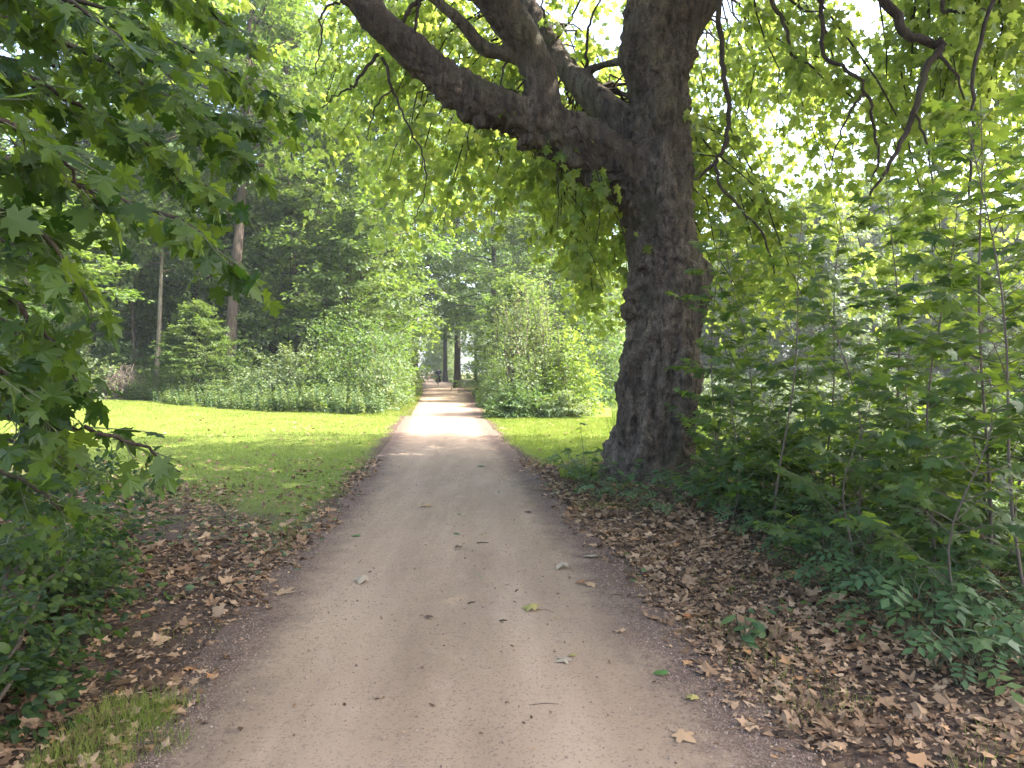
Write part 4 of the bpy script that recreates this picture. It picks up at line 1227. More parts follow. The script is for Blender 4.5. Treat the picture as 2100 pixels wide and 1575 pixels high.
# ------------------------------------------------------------------ near maple whose boughs hang in from the left
mt_loc = np.array([-4.6, 2.2, gz(-4.6, 2.2)])
maple = thing('maple_tree', 'near maple tree with long leafy boughs hanging in from the left edge', 'tree', mt_loc)
g = Geo(); t = np.linspace(0, 1, 10)
MT = np.column_stack([-.25 * t + .05 * np.sin(6 * t), .4 * t, 8.5 * t - .2])
add_tube(g, MT, .2 * (1 - .75 * t) + .02, 12)
link('trunk', g.mesh('maple_trunk', M_DBARK, True), maple)
boughs = [
    [(-260, -120, 3.0), (-60, -60, 3.1), (200, 10, 3.2), (420, 120, 3.3), (590, 212, 3.4)],
    [(-260, -20, 2.7), (-80, 10, 2.8), (150, 95, 2.9), (350, 205, 3.0), (470, 285, 3.1), (505, 335, 3.1)],
    [(-260, 40, 2.5), (-60, 100, 2.6), (120, 190, 2.7), (300, 290, 2.8), (440, 395, 2.9)],
    [(-300, 280, 2.3), (-120, 290, 2.3), (50, 335, 2.4), (250, 410, 2.5), (380, 455, 2.55), (460, 520, 2.6)],
    [(-320, 380, 2.1), (-120, 395, 2.1), (30, 440, 2.15), (120, 520, 2.2), (190, 640, 2.25)],
    [(-320, 520, 2.2), (-120, 555, 2.25), (0, 605, 2.3), (95, 690, 2.35), (165, 790, 2.4)],
    [(-320, 800, 2.5), (-100, 830, 2.5), (70, 862, 2.55), (200, 888, 2.6), (300, 922, 2.65), (365, 968, 2.65)],
    [(-200, -300, 3.4), (0, -200, 3.4), (180, -110, 3.5), (380, -15, 3.6), (515, 95, 3.7)],
    [(-260, 140, 3.0), (-50, 150, 3.1), (170, 220, 3.2), (330, 320, 3.3), (400, 450, 3.3)],
    [(-260, -180, 2.5), (-100, -120, 2.5), (80, -30, 2.6), (250, 80, 2.7), (350, 160, 2.8)],
    [(-300, 180, 2.0), (-160, 190, 2.0), (0, 240, 2.1), (120, 320, 2.2), (200, 420, 2.3)],
    [(-300, 650, 2.1), (-140, 680, 2.1), (-20, 740, 2.2), (60, 830, 2.3)],
    [(-220, -260, 4.2), (50, -140, 4.3), (300, -40, 4.4), (470, 40, 4.4)],
    [(-260, 60, 4.0), (0, 120, 4.0), (220, 150, 4.1), (430, 230, 4.2), (540, 250, 4.2)],
    [(-320, 690, 2.3), (-100, 730, 2.3), (20, 790, 2.35), (110, 870, 2.4)],
    [(-320, 930, 2.7), (-100, 950, 2.7), (40, 985, 2.75), (130, 1050, 2.75)],
    [(-320, 600, 2.8), (-60, 640, 2.8), (60, 700, 2.85), (120, 780, 2.9)],
    [(-320, 860, 3.2), (-60, 880, 3.2), (60, 920, 3.2), (170, 960, 3.25)],
    [(-280, 460, 2.9), (-80, 470, 3.0), (60, 520, 3.0), (110, 600, 3.0)],
]
lp, ly, lnn, ls, stalks = [], [], [], [], Geo()
for bi, bl in enumerate(boughs):
    P = catmull(np.array([at(a, b_, d) for a, b_, d in bl]), 6)
    P = P + rng.normal(0, .006, P.shape)
    # run back to the trunk
    tz = min(7.5, max(.9, P[0, 2] - .5))
    tt = np.interp(tz, MT[:, 2], t)
    root = mt_loc + np.array([np.interp(tt, t, MT[:, k]) for k in range(3)])
    full = np.vstack([catmull([root, (root + P[0]) / 2 + [0, 0, .15], P[0]], 4)[:-1], P])
    gg = Geo(); add_tube(gg, full - mt_loc, np.linspace(.022, .003, len(full)), 7)
    link('bough', gg.mesh('maple_bough', M_TWIG, True), maple)
    D = norm(np.gradient(P, axis=0))
    L = np.linalg.norm(np.diff(P, axis=0), axis=1).sum()
    ntw = int(L / (.05 if bi != 6 else .16))
    for j in range(ntw):
        q = (.02 + .97 * (j + rng.random()) / ntw) * (len(P) - 1); i = min(int(q), len(P) - 2)
        c = P[i] + (P[i + 1] - P[i]) * (q - i); d = D[i]
        sd = norm(np.cross(d, [0, 0, 1.0])) * (1 if j % 2 else -1)
        a = d * rng.uniform(.4, .9) + sd * rng.uniform(.4, 1) + [0, 0, rng.uniform(-.35, .15)]
        a /= np.linalg.norm(a)
        tl = rng.uniform(.10, .42 if bi not in (4, 5, 6) else .24) * (1.1 - .6 * q / len(P))
        e = c + a * tl - [0, 0, .15 * tl]
        add_tube(stalks, np.array([c, (c + e) / 2, e]) - mt_loc, [.003, .0024, .0016], 4)
        k = 2 + int(tl / .065)
        for m_ in range(k):
            f = (m_ + .6) / k if m_ < k - 1 else 1.0
            b_ = c + (e - c) * f
            s2 = norm(np.cross(a, [0, 0, 1.0])) * (1 if m_ % 2 else -1)
            yd = a * rng.uniform(.3, 1) + s2 * rng.uniform(.3, 1.1) + [0, 0, rng.uniform(-.75, -.1)]
            pet = b_ + yd / np.linalg.norm(yd) * rng.uniform(.03, .08) + [0, 0, .01]
            lp.append(pet); ly.append(yd); lnn.append(np.array([0, 0, 1.0]) + rng.normal(0, .42, 3)); ls.append(rng.uniform(.052, .102))
            add_tube(stalks, np.array([b_, pet]) - mt_loc, [.0012, .001], 3)
lp = np.array(lp)
scr_x = 1050 + F_PX * lp[:, 0] / lp[:, 1]
keep = (lp[:, 1] > 1.5)
lg = Geo(); MAPLES = [(MAPLE[0] * [1, 1, 1] + np.column_stack([np.zeros(len(MAPLE[0])), np.zeros(len(MAPLE[0])), z_]), MAPLE[1]) for z_ in (np.zeros(len(MAPLE[0])), -.30 * MAPLE[0][:, 1] ** 2 - .25 * np.abs(MAPLE[0][:, 0]), .22 * np.abs(MAPLE[0][:, 0]) - .12 * MAPLE[0][:, 1], .25 * MAPLE[0][:, 0])]
which = rng.integers(0, 4, len(lp))
for q_ in range(4):
    k_ = keep & (which == q_)
    place(lg, MAPLES[q_], lp[k_] - mt_loc, np.array(ly)[k_], np.array(lnn)[k_], np.array(ls)[k_], jit=.022)
link('twigs', stalks.mesh('maple_twigs', M_STEM), maple)
# the rest of the maple's crown, above and beside the view
n = 420
v = norm(rng.normal(size=(n, 3))); v[:, 2] = np.abs(v[:, 2])
c = np.array([-.3, .2, 4.2]) + v * [2.9, 3.0, 3.6] * rng.uniform(.5, 1, (n, 1))
w_ = c + mt_loc
fr = (w_[:, 1] > .8) & (w_[:, 0] > -.82 * w_[:, 1] - 1.0) & (w_[:, 2] < 1.6 + .62 * w_[:, 1] + .6)
c = c[~fr]; v = v[~fr]
p, y, nn = sprays(c, v + rng.normal(0, .4, v.shape), 10, .7, .35, .4)
place(lg, LOBED, p, y, nn, rng.uniform(.09, .15, len(p)))
link('crown', lg.mesh('maple_crown', M_MAPLE), maple)
print('maple leaves', keep.sum())


# ------------------------------------------------------------------ saplings on the right
def gen_sapling(H, lean, nn_, leaf, spread, tmpl=MAPLE, base=.12, per=8):
    tg, lg = Geo(), Geo()
    t = np.linspace(0, 1, 10)
    S = np.column_stack([lean[0] * t ** 1.3 + .06 * np.sin(7 * t + H * 9), lean[1] * t + .05 * np.cos(6 * t + H * 7), H * t - .05])
    add_tube(tg, S, (.005 + .0024 * H) * (1 - .8 * t), 7)
    P, Yv, Nv, Sz = [], [], [], []
    az = rng.uniform(0, 6.28)
    for j in range(nn_):
        f = base + (1 - base) * (j + .5 * rng.random()) / nn_
        c = np.array([np.interp(f, t, S[:, k]) for k in range(3)])
        az += 1.571 + rng.normal(0, .25)
        for s in (0, PI):
            if j > 0 and rng.random() < .14: continue
            a = az + s + rng.normal(0, .2)
            L = spread * (1.15 - f * .75) * rng.uniform(.5, 1.15)
            d = np.array([math.cos(a), math.sin(a), rng.uniform(.25, 1.0)])
            e = c + d * L; e[2] -= .12 * L
            mid = (c + e) / 2 + [0, 0, .06 * L]
            add_tube(tg, np.array([c, mid + rng.normal(0, .03, 3), e]), [.0035, .0028, .0015], 4)
            k = max(2, int(per * L / spread + 1))
            for m_ in range(k):
                q = .25 + .75 * (m_ + 1) / k
                b_ = c * (1 - q) + e * q + [0, 0, .06 * L * 4 * q * (1 - q)]
                for s2 in ((-1, 1) if m_ < k - 1 else (0,)):
                    sd = np.array([-math.sin(a), math.cos(a), 0]) * s2
                    yd = d * .75 + sd * rng.uniform(.6, 1.1) + [0, 0, rng.uniform(-.95, -.1)]
                    P.append(b_ + norm(yd) * .03); Yv.append(yd); Nv.append(np.array([0, -.12, 1.0]) + rng.normal(0, .38, 3)); Sz.append(leaf * rng.uniform(.7, 1.25))
    place(lg, tmpl, np.array(P), np.array(Yv), np.array(Nv), np.array(Sz))
    return tg, lg, M_BROWNSTEM, M_SAP


SAP = [
    # base px, depth, H, lean, nodes, leaf, spread, label
    (1462, 8.6, 3.6, (.05, 0), 16, .115, .62, 'thin upright sapling right beside the big trunk'),
    (1560, 8.3, 3.3, (-.35, .2), 15, .12, .7, 'sapling leaning left a little right of the big trunk'),
    (1500, 7.4, 2.1, (.1, -.1), 10, .12, .6, 'shorter sapling in front of the two beside the big trunk'),
    (1600, 6.9, 3.3, (.3, .1), 15, .125, .7, 'slim sapling with tiers of broad leaves behind the forked one'),
    (1790, 6.1, 2.6, (-.42, .1), 12, .12, .75, 'forked brown sapling leaning left, bare at its foot'),
    (1690, 7.6, 3.4, (.2, 0), 15, .13, .75, 'tall sapling between the forked one and the slim one'),
    (1850, 7.2, 3.9, (-.1, .1), 17, .13, .8, 'tall leafy sapling behind the forked one'),
    (1900, 5.3, 3.0, (.12, -.1), 14, .125, .7, 'sapling with dark flat tiers of leaves toward the right'),
    (2030, 5.0, 3.6, (-.12, 0), 19, .13, .8, 'dark-stemmed tall sapling near the right edge'),
    (2120, 4.4, 3.2, (-.35, .1), 18, .13, .75, 'tall leaning sapling cut by the right edge of the view'),
    (2000, 7.2, 3.8, (.1, 0), 16, .13, .8, 'sapling behind the dark-stemmed one at the right'),
    (2180, 5.8, 3.7, (-.1, 0), 18, .14, .9, 'tall bushy sapling whose leaves enter from the right edge'),
    (1740, 5.2, 1.5, (.1, 0), 8, .115, .6, 'low bushy sapling in front of the forked brown one'),
    (1960, 4.2, 1.6, (.1, -.1), 9, .11, .6, 'low sapling with dull leaves close by at the right'),
    (1640, 8.9, 2.6, (.1, 0), 12, .12, .7, 'low sapling on the pond bank behind the others'),
    (1800, 9.2, 2.9, (.1, 0), 13, .12, .8, 'sapling on the pond bank seen through the taller ones'),
    (1480, 9.4, 2.4, (.1, 0), 12, .11, .7, 'low sapling half hidden behind the thin upright one by the big trunk'),
    (1600, 8.2, 2.0, (-.1, 0), 10, .11, .7, 'short sapling between the leaning one and the tall one'),
    (1860, 5.9, 2.0, (.1, 0), 10, .11, .65, 'short dark sapling right of the forked brown one'),
    (2090, 6.2, 2.6, (-.1, 0), 12, .12, .75, 'middling sapling low at the right edge behind the tall leaning one'),
    (1980, 9.0, 3.2, (-.1, 0), 14, .13, .8, 'sapling on the pond bank far over to the right'),
]
for px, d, H, lean, nn_, leaf, spr, lab in SAP:
    build_tree('maple_sapling', gen_sapling(H, lean, int(nn_ * 1.25), leaf * .9, spr), lab, on(px, d), 0, None, 'sapling')
# bushy growth below the saplings, on the bank
for px, d, rx, h, mt, tm, lf, lab in [(1560, 8.2, .8, .9, M_SAP, LOBED, .10, 'leafy bush below the saplings right of the big trunk'),
                                      (1700, 7.8, .9, 1.0, M_SAP, LOBED, .10, 'leafy bush on the bank behind the forked sapling'),
                                      (1880, 6.8, .9, 1.05, M_SAP, LOBED, .10, 'leafy bush on the bank below the right-hand saplings'),
                                      (2060, 5.6, .8, 1.2, M_SAP, LOBED, .10, 'dark leafy bush at the right edge below the tall saplings'),
                                      (1520, 10.5, 1.0, 1.2, M_WOOD3, LOBED, .11, 'sunlit yellow-green bush on the bank behind the saplings by the trunk'),
                                      (1760, 10.4, 1.3, 1.1, M_WOOD3, LOBED, .11, 'sunlit yellow-green bush on the bank behind the middle saplings'),
                                      (2010, 9.6, 1.3, 1.1, M_WOOD3, LOBED, .11, 'sunlit yellow-green bush on the bank at the right')]:
    build_tree('bush', gen_shrub(rx, rx * .8, h, 8, 110, 9, lf, mt, tmpl=tm, nj=.3, up=1.0, spr=.35, lump=.4), lab, on(px, d), 0, None, 'bush')

# low plants on the litter at lower right
pl = Geo(); st = Geo()
for k in range(9):
    a = k * 2.4; L = rng.uniform(.14, .26)
    e = np.array([math.cos(a) * L, math.sin(a) * L, rng.uniform(.14, .3)])
    add_tube(st, np.array([[0, 0, -.02], e * [.4, .4, .7], e]), [.003, .0025, .0015], 4)
    place(pl, PINN if k % 3 else LOBED, (e * [.5, .5, .9])[None], np.array([[math.cos(a), math.sin(a), -.1]]), np.array([[0, 0, 1.]]) + rng.normal(0, .2, (1, 3)), rng.uniform(.16, .26, 1) * (1 if k % 3 else .5))
seed_a = thing('seedling', 'low green leafy seedling among the dead leaves under the saplings', 'seedling', (0, 0, 0), 0, 'seedlings under the right-hand saplings')
link('stem', st.mesh('seedling_stem', M_STEM), seed_a); link('foliage', pl.mesh('seedling_foliage', M_LOW), seed_a)
first = True
spots = []
for _ in range(2000):
    if len(spots) >= 120: break
    py = 1000 + 440 * rng.random() ** 1.35
    lo = np.interp(py, [1000, 1100, 1200, 1300, 1400, 1450], [1430, 1500, 1620, 1760, 1900, 2000])
    px = rng.uniform(lo, 2180)
    p = gnd(px, py)
    if any((p[0] - q[0]) ** 2 + (p[1] - q[1]) ** 2 < .02 for q in spots): continue
    spots.append(p)
for px, py in [(1195, 1000), (1235, 1018), (1275, 1030), (1330, 1040), (1385, 1035), (1430, 1025), (1215, 1035), (1300, 1055), (1365, 1062), (1450, 1050), (1165, 985)]:
    spots.append(gnd(px + rng.uniform(-10, 10), py))
for p in spots:
    loc = (p[0], p[1], gz(p[0], p[1])); s = rng.uniform(.65, 1.35)
    if first:
        seed_a.location = loc; first = False
    else:
        dup(seed_a, loc, rng.uniform(0, 6.28), (s, s, s * rng.uniform(.8, 1.3)))
# small weeds (stuff) between the dead leaves on both sides
g = Geo()
n = 11000
x = rng.uniform(-4.5, 4.5, n); y = rng.uniform(2.2, 11, n)
dn = litter_density(x, y) * sstep(.48, .66, noise2(x, y, 1.1, 21, 3)) * np.where(x > 0, .55 + .45 * sstep(1.6, 2.6, x), .5)
k = rng.random(n) < dn
x, y = x[k], y[k]; a = rng.uniform(0, 6.28, len(x))
place(g, OVAL, np.column_stack([x, y, hz(x, y) + rng.uniform(.02, .09, len(x))]), np.column_stack([np.cos(a), np.sin(a), rng.uniform(-.2, .4, len(x))]), rng.normal(0, .3, (len(x), 3)) + [0, 0, 1], rng.uniform(.03, .075, len(x)))
link('weeds', g.mesh('weeds', M_LOW), label='small green weeds and ivy creeping through the dead leaves', kind='stuff')

# weedy plant at the foot of the big trunk
def weed_clump(name, label, cat, loc, items, mat, tmpl, leaf):
    o = thing(name, label, cat, loc)
    tg, lg = Geo(), Geo()
    for (dx, dy, h, nlv) in items:
        e = np.array([dx, dy, h]); s = e * [.15, .15, 0]
        t = np.linspace(0, 1, 6)[:, None]
        P = s + (e - s) * t + np.array([0, 0, .1 * h]) * np.sin(PI * t)
        add_tube(tg, P, np.linspace(.007, .002, 6), 5)
        f = np.linspace(.25, 1, nlv); a = np.arange(nlv) * 2.2 + rng.uniform(0, 6)
        pp = np.column_stack([np.interp(f, t[:, 0], P[:, k]) for k in range(3)])
        place(lg, tmpl, pp, np.column_stack([np.cos(a), np.sin(a), rng.uniform(-.3, .25, nlv)]), rng.normal(0, .25, (nlv, 3)) + [0, 0, 1], leaf * rng.uniform(.7, 1.25, nlv))
    link('stem', tg.mesh(name + '_stem', M_STEM), o); link('foliage', lg.mesh(name + '_foliage', mat), o)
    return o


weed_clump('weed', 'leggy green weed with one tall shoot at the left foot of the big trunk', 'plant', on(1205, 9.6), [(-.1, .05, .86, 9), (-.32, 0, .5, 9), (.15, .1, .52, 9), (-.2, -.15, .36, 8), (.3, -.1, .4, 8), (.05, -.25, .3, 8), (-.42, .1, .3, 7), (.45, .1, .35, 8)], M_SAP, LOBED, .12)
weed_clump('weed', 'low broad-leaved weed in front of the big trunk', 'plant', on(1290, 9.0), [(-.2, 0, .38, 8), (.2, .1, .42, 8), (.0, -.2, .28, 8), (.4, 0, .3, 8), (-.35, -.1, .25, 7)], M_LOW, OVAL, .13)
weed_clump('weed', 'spreading dull weed at the right foot of the big trunk', 'plant', on(1400, 8.9), [(-.2, 0, .3, 8), (.2, .1, .36, 8), (.0, -.2, .26, 8), (.4, 0, .34, 8), (.55, -.1, .3, 7), (-.4, -.1, .22, 7)], M_LOW, OVAL, .12)
weed_clump('weed', 'green plantain with upright strap leaves beside the lower right path edge', 'plant', on(1532, 4.0), [(0, 0, .16, 3), (.05, .02, .14, 3), (-.05, .02, .17, 3), (.09, -.02, .09, 3)], M_LOW, OVAL, .10)
weed_clump('weed', 'arching pinnate-leaved shoot over the litter below the big trunk', 'plant', on(1560, 7.2), [(-.3, -.1, .55, 6), (.1, .1, .75, 7), (.4, -.1, .6, 6), (-.1, -.3, .4, 6)], M_LOW, PINN, .3)
weed_clump('weed', 'pale green pinnate-leaved shoot in front of the leaning saplings', 'plant', on(1660, 5.6), [(-.3, -.1, .35, 6), (.1, .1, .45, 7), (.3, -.2, .35, 6)], M_LOW, PINN, .24)

# ------------------------------------------------------------------ bramble and ivy at lower left
for px, d, rx, ry, h, ns, lab in [(-30, 3.9, .62, .8, .95, 330, 'dark bramble bush filling the left edge below the maple boughs'),
                                  (-90, 3.0, .42, .6, .55, 200, 'low ivy bush at the lower left corner edge'),
                                  (90, 4.6, .5, .5, .4, 170, 'low green bush beside the dead leaves at left'),
                                  (70, 5.8, 1.0, .8, 1.0, 360, 'shaded bush behind the bramble at the left edge of the lawn')]:
    build_tree('bramble_bush', gen_shrub(rx, ry, h, 12, ns, 9, .055, M_IVY, tmpl=OVAL, nj=.5, up=.8, spr=.2, lump=1.3), lab, on(px, d), 0, None, 'bush')


# ------------------------------------------------------------------ people on the path
def skin_mesh(name, J, E, root, mat, sub=2):
    keys = list(J)
    me = bpy.data.meshes.new(name)
    me.from_pydata([J[k][0] for k in keys], [(keys.index(a), keys.index(b_)) for a, b_ in E], [])
    o = bpy.data.objects.new('tmp', me); COL.objects.link(o)
    sk = o.modifiers.new('s', 'SKIN'); sb = o.modifiers.new('b', 'SUBSURF'); sb.levels = sub
    for i, k in enumerate(keys):
        r = J[k][1]; r = (r, r) if isinstance(r, (int, float)) else r
        o.data.skin_vertices[0].data[i].radius = r
        o.data.skin_vertices[0].data[i].use_root = (k == root)
    d_ = bpy.context.evaluated_depsgraph_get()
    r = bpy.data.meshes.new_from_object(o.evaluated_get(d_))
    r.name = name; r.materials.clear(); r.materials.append(mat)
    r.polygons.foreach_set('use_smooth', np.ones(len(r.polygons), bool))
    bpy.data.objects.remove(o)
    return r


SKIN = plain('skin', (.45, .27, .19), .6)
NAVY = plain('navy_cloth', (.025, .03, .075), .9); BLACK = plain('black_cloth', (.012, .012, .015), .8); WHITE = plain('white_cloth', (.78, .78, .76), .9)
GREYH = plain('grey_hair', (.42, .40, .37), .8); BROWNH = plain('brown_hair', (.10, .06, .04), .8); BEIGE = plain('beige_cloth', (.42, .31, .22), .9)
STEEL = plain('dark_frame', (.02, .02, .022), .4, .3); RUBBER = plain('tyre_rubber', (.012, .012, .012), .8); SILVER = plain('rim_metal', (.5, .5, .52), .35, .9); REDL = plain('red_reflector', (.4, .02, .02), .3)


def fingers(J, E, wrist, w, d, side, tag_):
    """palm and five short curled fingers"""
    w = np.array(w); d = norm(np.array(d, float)); up = np.array([0, 0, 1.0]); sd = norm(np.cross(d, up))
    J[tag_ + 'palm'] = (tuple(w + d * .07), (.024, .018)); E.append((wrist, tag_ + 'palm'))
    for i in range(4):
        b_ = w + d * .1 + sd * (.022 * (i - 1.5)); k = tag_ + 'f%d' % i
        ln_ = [.032, .038, .036, .028][i]
        J[k] = (tuple(b_ + d * ln_), .0085); J[k + 'e'] = (tuple(b_ + d * ln_ * 1.4 - up * .025), .0075)
        E += [(tag_ + 'palm', k), (k, k + 'e')]
    J[tag_ + 't'] = (tuple(w + d * .06 + sd * side * .045 - up * .01), .009); E.append((tag_ + 'palm', tag_ + 't'))


def person(name, label, loc, rotz, J, E, clothes):
    o = thing('person', label, 'person', loc, rotz)
    link('body', skin_mesh('body', J, E, 'pelvis', SKIN), o)
    for nm, keys, edges, root, mat, grow in clothes:
        link(nm, skin_mesh(nm, {k: (J[k][0], tuple(np.array(J[k][1] if not isinstance(J[k][1], (int, float)) else (J[k][1],) * 2) + grow)) for k in keys}, edges, root, mat), o)
    return o


# bicycle seen from behind: x across, y forward
def torus(R, r, seg=40, sd=8):
    a = np.linspace(0, 2 * PI, seg, endpoint=False)
    P = np.column_stack([np.zeros(seg), R * np.cos(a), R * np.sin(a)])
    b_ = np.linspace(0, 2 * PI, sd, endpoint=False)
    V = P[:, None] + r * (np.cos(b_)[None, :, None] * (P / R)[:, None] + np.sin(b_)[None, :, None] * np.array([1.0, 0, 0]))
    i, j = np.meshgrid(np.arange(seg), np.arange(sd), indexing='ij')
    q = lambda i_, j_: (i_ % seg) * sd + j_ % sd
    return V.reshape(-1, 3), np.stack([q(i, j), q(i + 1, j), q(i + 1, j + 1), q(i, j + 1)], -1).reshape(-1, 4)


def wheel(parent, y):
    w = link('wheel', None, parent, (0, y, .345))
    g_ = Geo(); g_.add(*torus(.325, .02)); link('tyre', g_.mesh('tyre', RUBBER, True), w)
    g_ = Geo(); g_.add(*torus(.302, .011)); link('rim', g_.mesh('rim', SILVER, True), w)
    g_ = Geo()
    for k in range(18):
        a = k * 2 * PI / 18; add_tube(g_, np.array([[.02 * (-1) ** k, 0, 0], [0, .3 * math.cos(a), .3 * math.sin(a)]]), .0016, 4)
    add_tube(g_, np.array([[-.05, 0, 0], [.05, 0, 0]]), .018, 8, None, True)
    link('spokes', g_.mesh('spokes', SILVER), w)


cd = 72.0
cl = on(899, cd)
cl = (cl[0], cl[1], .012)
brz = .10
bike = thing('bicycle', 'black bicycle with full rear panniers being ridden away along the path', 'bicycle', cl, brz)
wheel(bike, 0); wheel(bike, 1.06)
g = Geo()
for a, b_, r in [((0, .44, .3), (0, .30, .86), .018), ((0, .44, .3), (0, .92, .74), .02), ((0, .33, .76), (0, .92, .80), .017), ((0, .91, .72), (0, .88, 1.02), .018), ((.06, 0, .345), (.03, .44, .3), .01), ((-.06, 0, .345), (-.03, .44, .3), .01),
                 ((.06, 0, .345), (.02, .32, .75), .009), ((-.06, 0, .345), (-.02, .32, .75), .009), ((.055, 1.06, .345), (.04, .93, .72), .012), ((-.055, 1.06, .345), (-.04, .93, .72), .012), ((.04, .93, .72), (-.04, .93, .72), .014)]:
    add_tube(g, np.array([a, b_]), r, 8, None, True)
link('frame', g.mesh('bike_frame', STEEL, True), bike)
g = Geo(); add_tube(g, catmull([(-.30, .68, 1.06), (-.24, .84, 1.08), (0, .88, 1.03), (.24, .84, 1.08), (.30, .68, 1.06)], 5), .013, 8, None, True); link('handlebar', g.mesh('handlebar', STEEL, True), bike)
link('saddle', skin_mesh('saddle', {'a': ((0, .16, .92), (.09, .035)), 'b': ((0, .28, .92), (.06, .035)), 'c': ((0, .42, .925), (.025, .025))}, [('a', 'b'), ('b', 'c')], 'a', BLACK), bike)
for s in (-1, 1):
    link('pannier', skin_mesh('pannier', {'a': ((s * .17, -.05, .36), (.085, .17)), 'b': ((s * .17, -.05, .52), (.10, .19)), 'c': ((s * .15, -.05, .68), (.085, .18))}, [('a', 'b'), ('b', 'c')], 'b', BLACK), bike)
g = Geo()
for s in (-.06, .06):
    add_tube(g, np.array([[s, -.28, .74], [s, .3, .74]]), .006, 6, None, True); add_tube(g, np.array([[s, 0, .35], [s, -.1, .74]]), .005, 6)
link('rack', g.mesh('rack', STEEL), bike)
g = Geo(); add_tube(g, np.array([[0, -.3, .74], [0, -.33, .74]]), .03, 10, None, True); link('rear_light', g.mesh('rear_light', REDL), bike)
g = Geo(); a = np.linspace(.2, 2.9, 12); add_tube(g, np.column_stack([a * 0, -.37 * np.cos(a - .4) * 1.0, .345 + .37 * np.sin(a - .4)]), .022, 6); link('mudguard', g.mesh('mudguard', STEEL, True), bike)
for s, yy, zz_ in ((-1, .56, .18), (1, .32, .42)):
    g = Geo(); add_tube(g, np.array([[s * .07, .44, .3], [s * .08, yy, zz_]]), .009, 6); add_tube(g, np.array([[s * .08, yy, zz_], [s * .17, yy, zz_]]), .02, 6, None, True); link('crank', g.mesh('crank', STEEL), bike)

J = {'pelvis': ((0, .22, 1.00), (.155, .12)), 'waist': ((0, .27, 1.16), (.14, .105)), 'chest': ((0, .35, 1.36), (.165, .115)), 'collar': ((0, .41, 1.50), (.10, .075)), 'neck': ((0, .44, 1.57), .055), 'skull': ((0, .47, 1.66), (.075, .09)), 'crown': ((0, .48, 1.75), (.06, .075)), 'nose': ((0, .57, 1.68), .018),
     'sl': ((-.19, .40, 1.47), .06), 'el': ((-.30, .52, 1.25), .042), 'wl': ((-.29, .68, 1.10), .028), 'sr': ((.19, .40, 1.47), .06), 'er': ((.30, .52, 1.25), .042), 'wr': ((.29, .68, 1.10), .028),
     'hl': ((-.10, .24, .96), .10), 'kl': ((-.13, .62, .62), .062), 'al': ((-.12, .52, .24), .038), 'tl': ((-.12, .66, .20), .032), 'hr': ((.10, .24, .96), .10), 'kr': ((.13, .60, .86), .062), 'ar': ((.12, .29, .50), .038), 'tr': ((.12, .43, .46), .032)}
E = [('pelvis', 'waist'), ('waist', 'chest'), ('chest', 'collar'), ('collar', 'neck'), ('neck', 'skull'), ('skull', 'crown'), ('skull', 'nose'), ('collar', 'sl'), ('sl', 'el'), ('el', 'wl'), ('collar', 'sr'), ('sr', 'er'), ('er', 'wr'), ('pelvis', 'hl'), ('hl', 'kl'), ('kl', 'al'), ('al', 'tl'), ('pelvis', 'hr'), ('hr', 'kr'), ('kr', 'ar'), ('ar', 'tr')]
fingers(J, E, 'wl', (-.29, .68, 1.10), (0, 1, -.1), 1, 'L'); fingers(J, E, 'wr', (.29, .68, 1.10), (0, 1, -.1), -1, 'R')
rider = person('person', 'cyclist seen from behind in a navy top and black trousers riding along the path', cl, brz, J, E, [
    ('jacket', ['pelvis', 'waist', 'chest', 'collar', 'sl', 'el', 'sr', 'er'], [('pelvis', 'waist'), ('waist', 'chest'), ('chest', 'collar'), ('collar', 'sl'), ('sl', 'el'), ('collar', 'sr'), ('sr', 'er')], 'pelvis', NAVY, .02),
    ('trousers', ['pelvis', 'hl', 'kl', 'al', 'hr', 'kr', 'ar'], [('pelvis', 'hl'), ('hl', 'kl'), ('kl', 'al'), ('pelvis', 'hr'), ('hr', 'kr'), ('kr', 'ar')], 'pelvis', BLACK, .018),
    ('shoe', ['al', 'tl'], [('al', 'tl')], 'al', BLACK, .012), ('shoe', ['ar', 'tr'], [('ar', 'tr')], 'ar', BLACK, .012)])
link('hair', skin_mesh('hair', {'a': ((0, .455, 1.665), (.08, .085)), 'b': ((0, .47, 1.76), (.072, .085))}, [('a', 'b')], 'a', GREYH), rider)

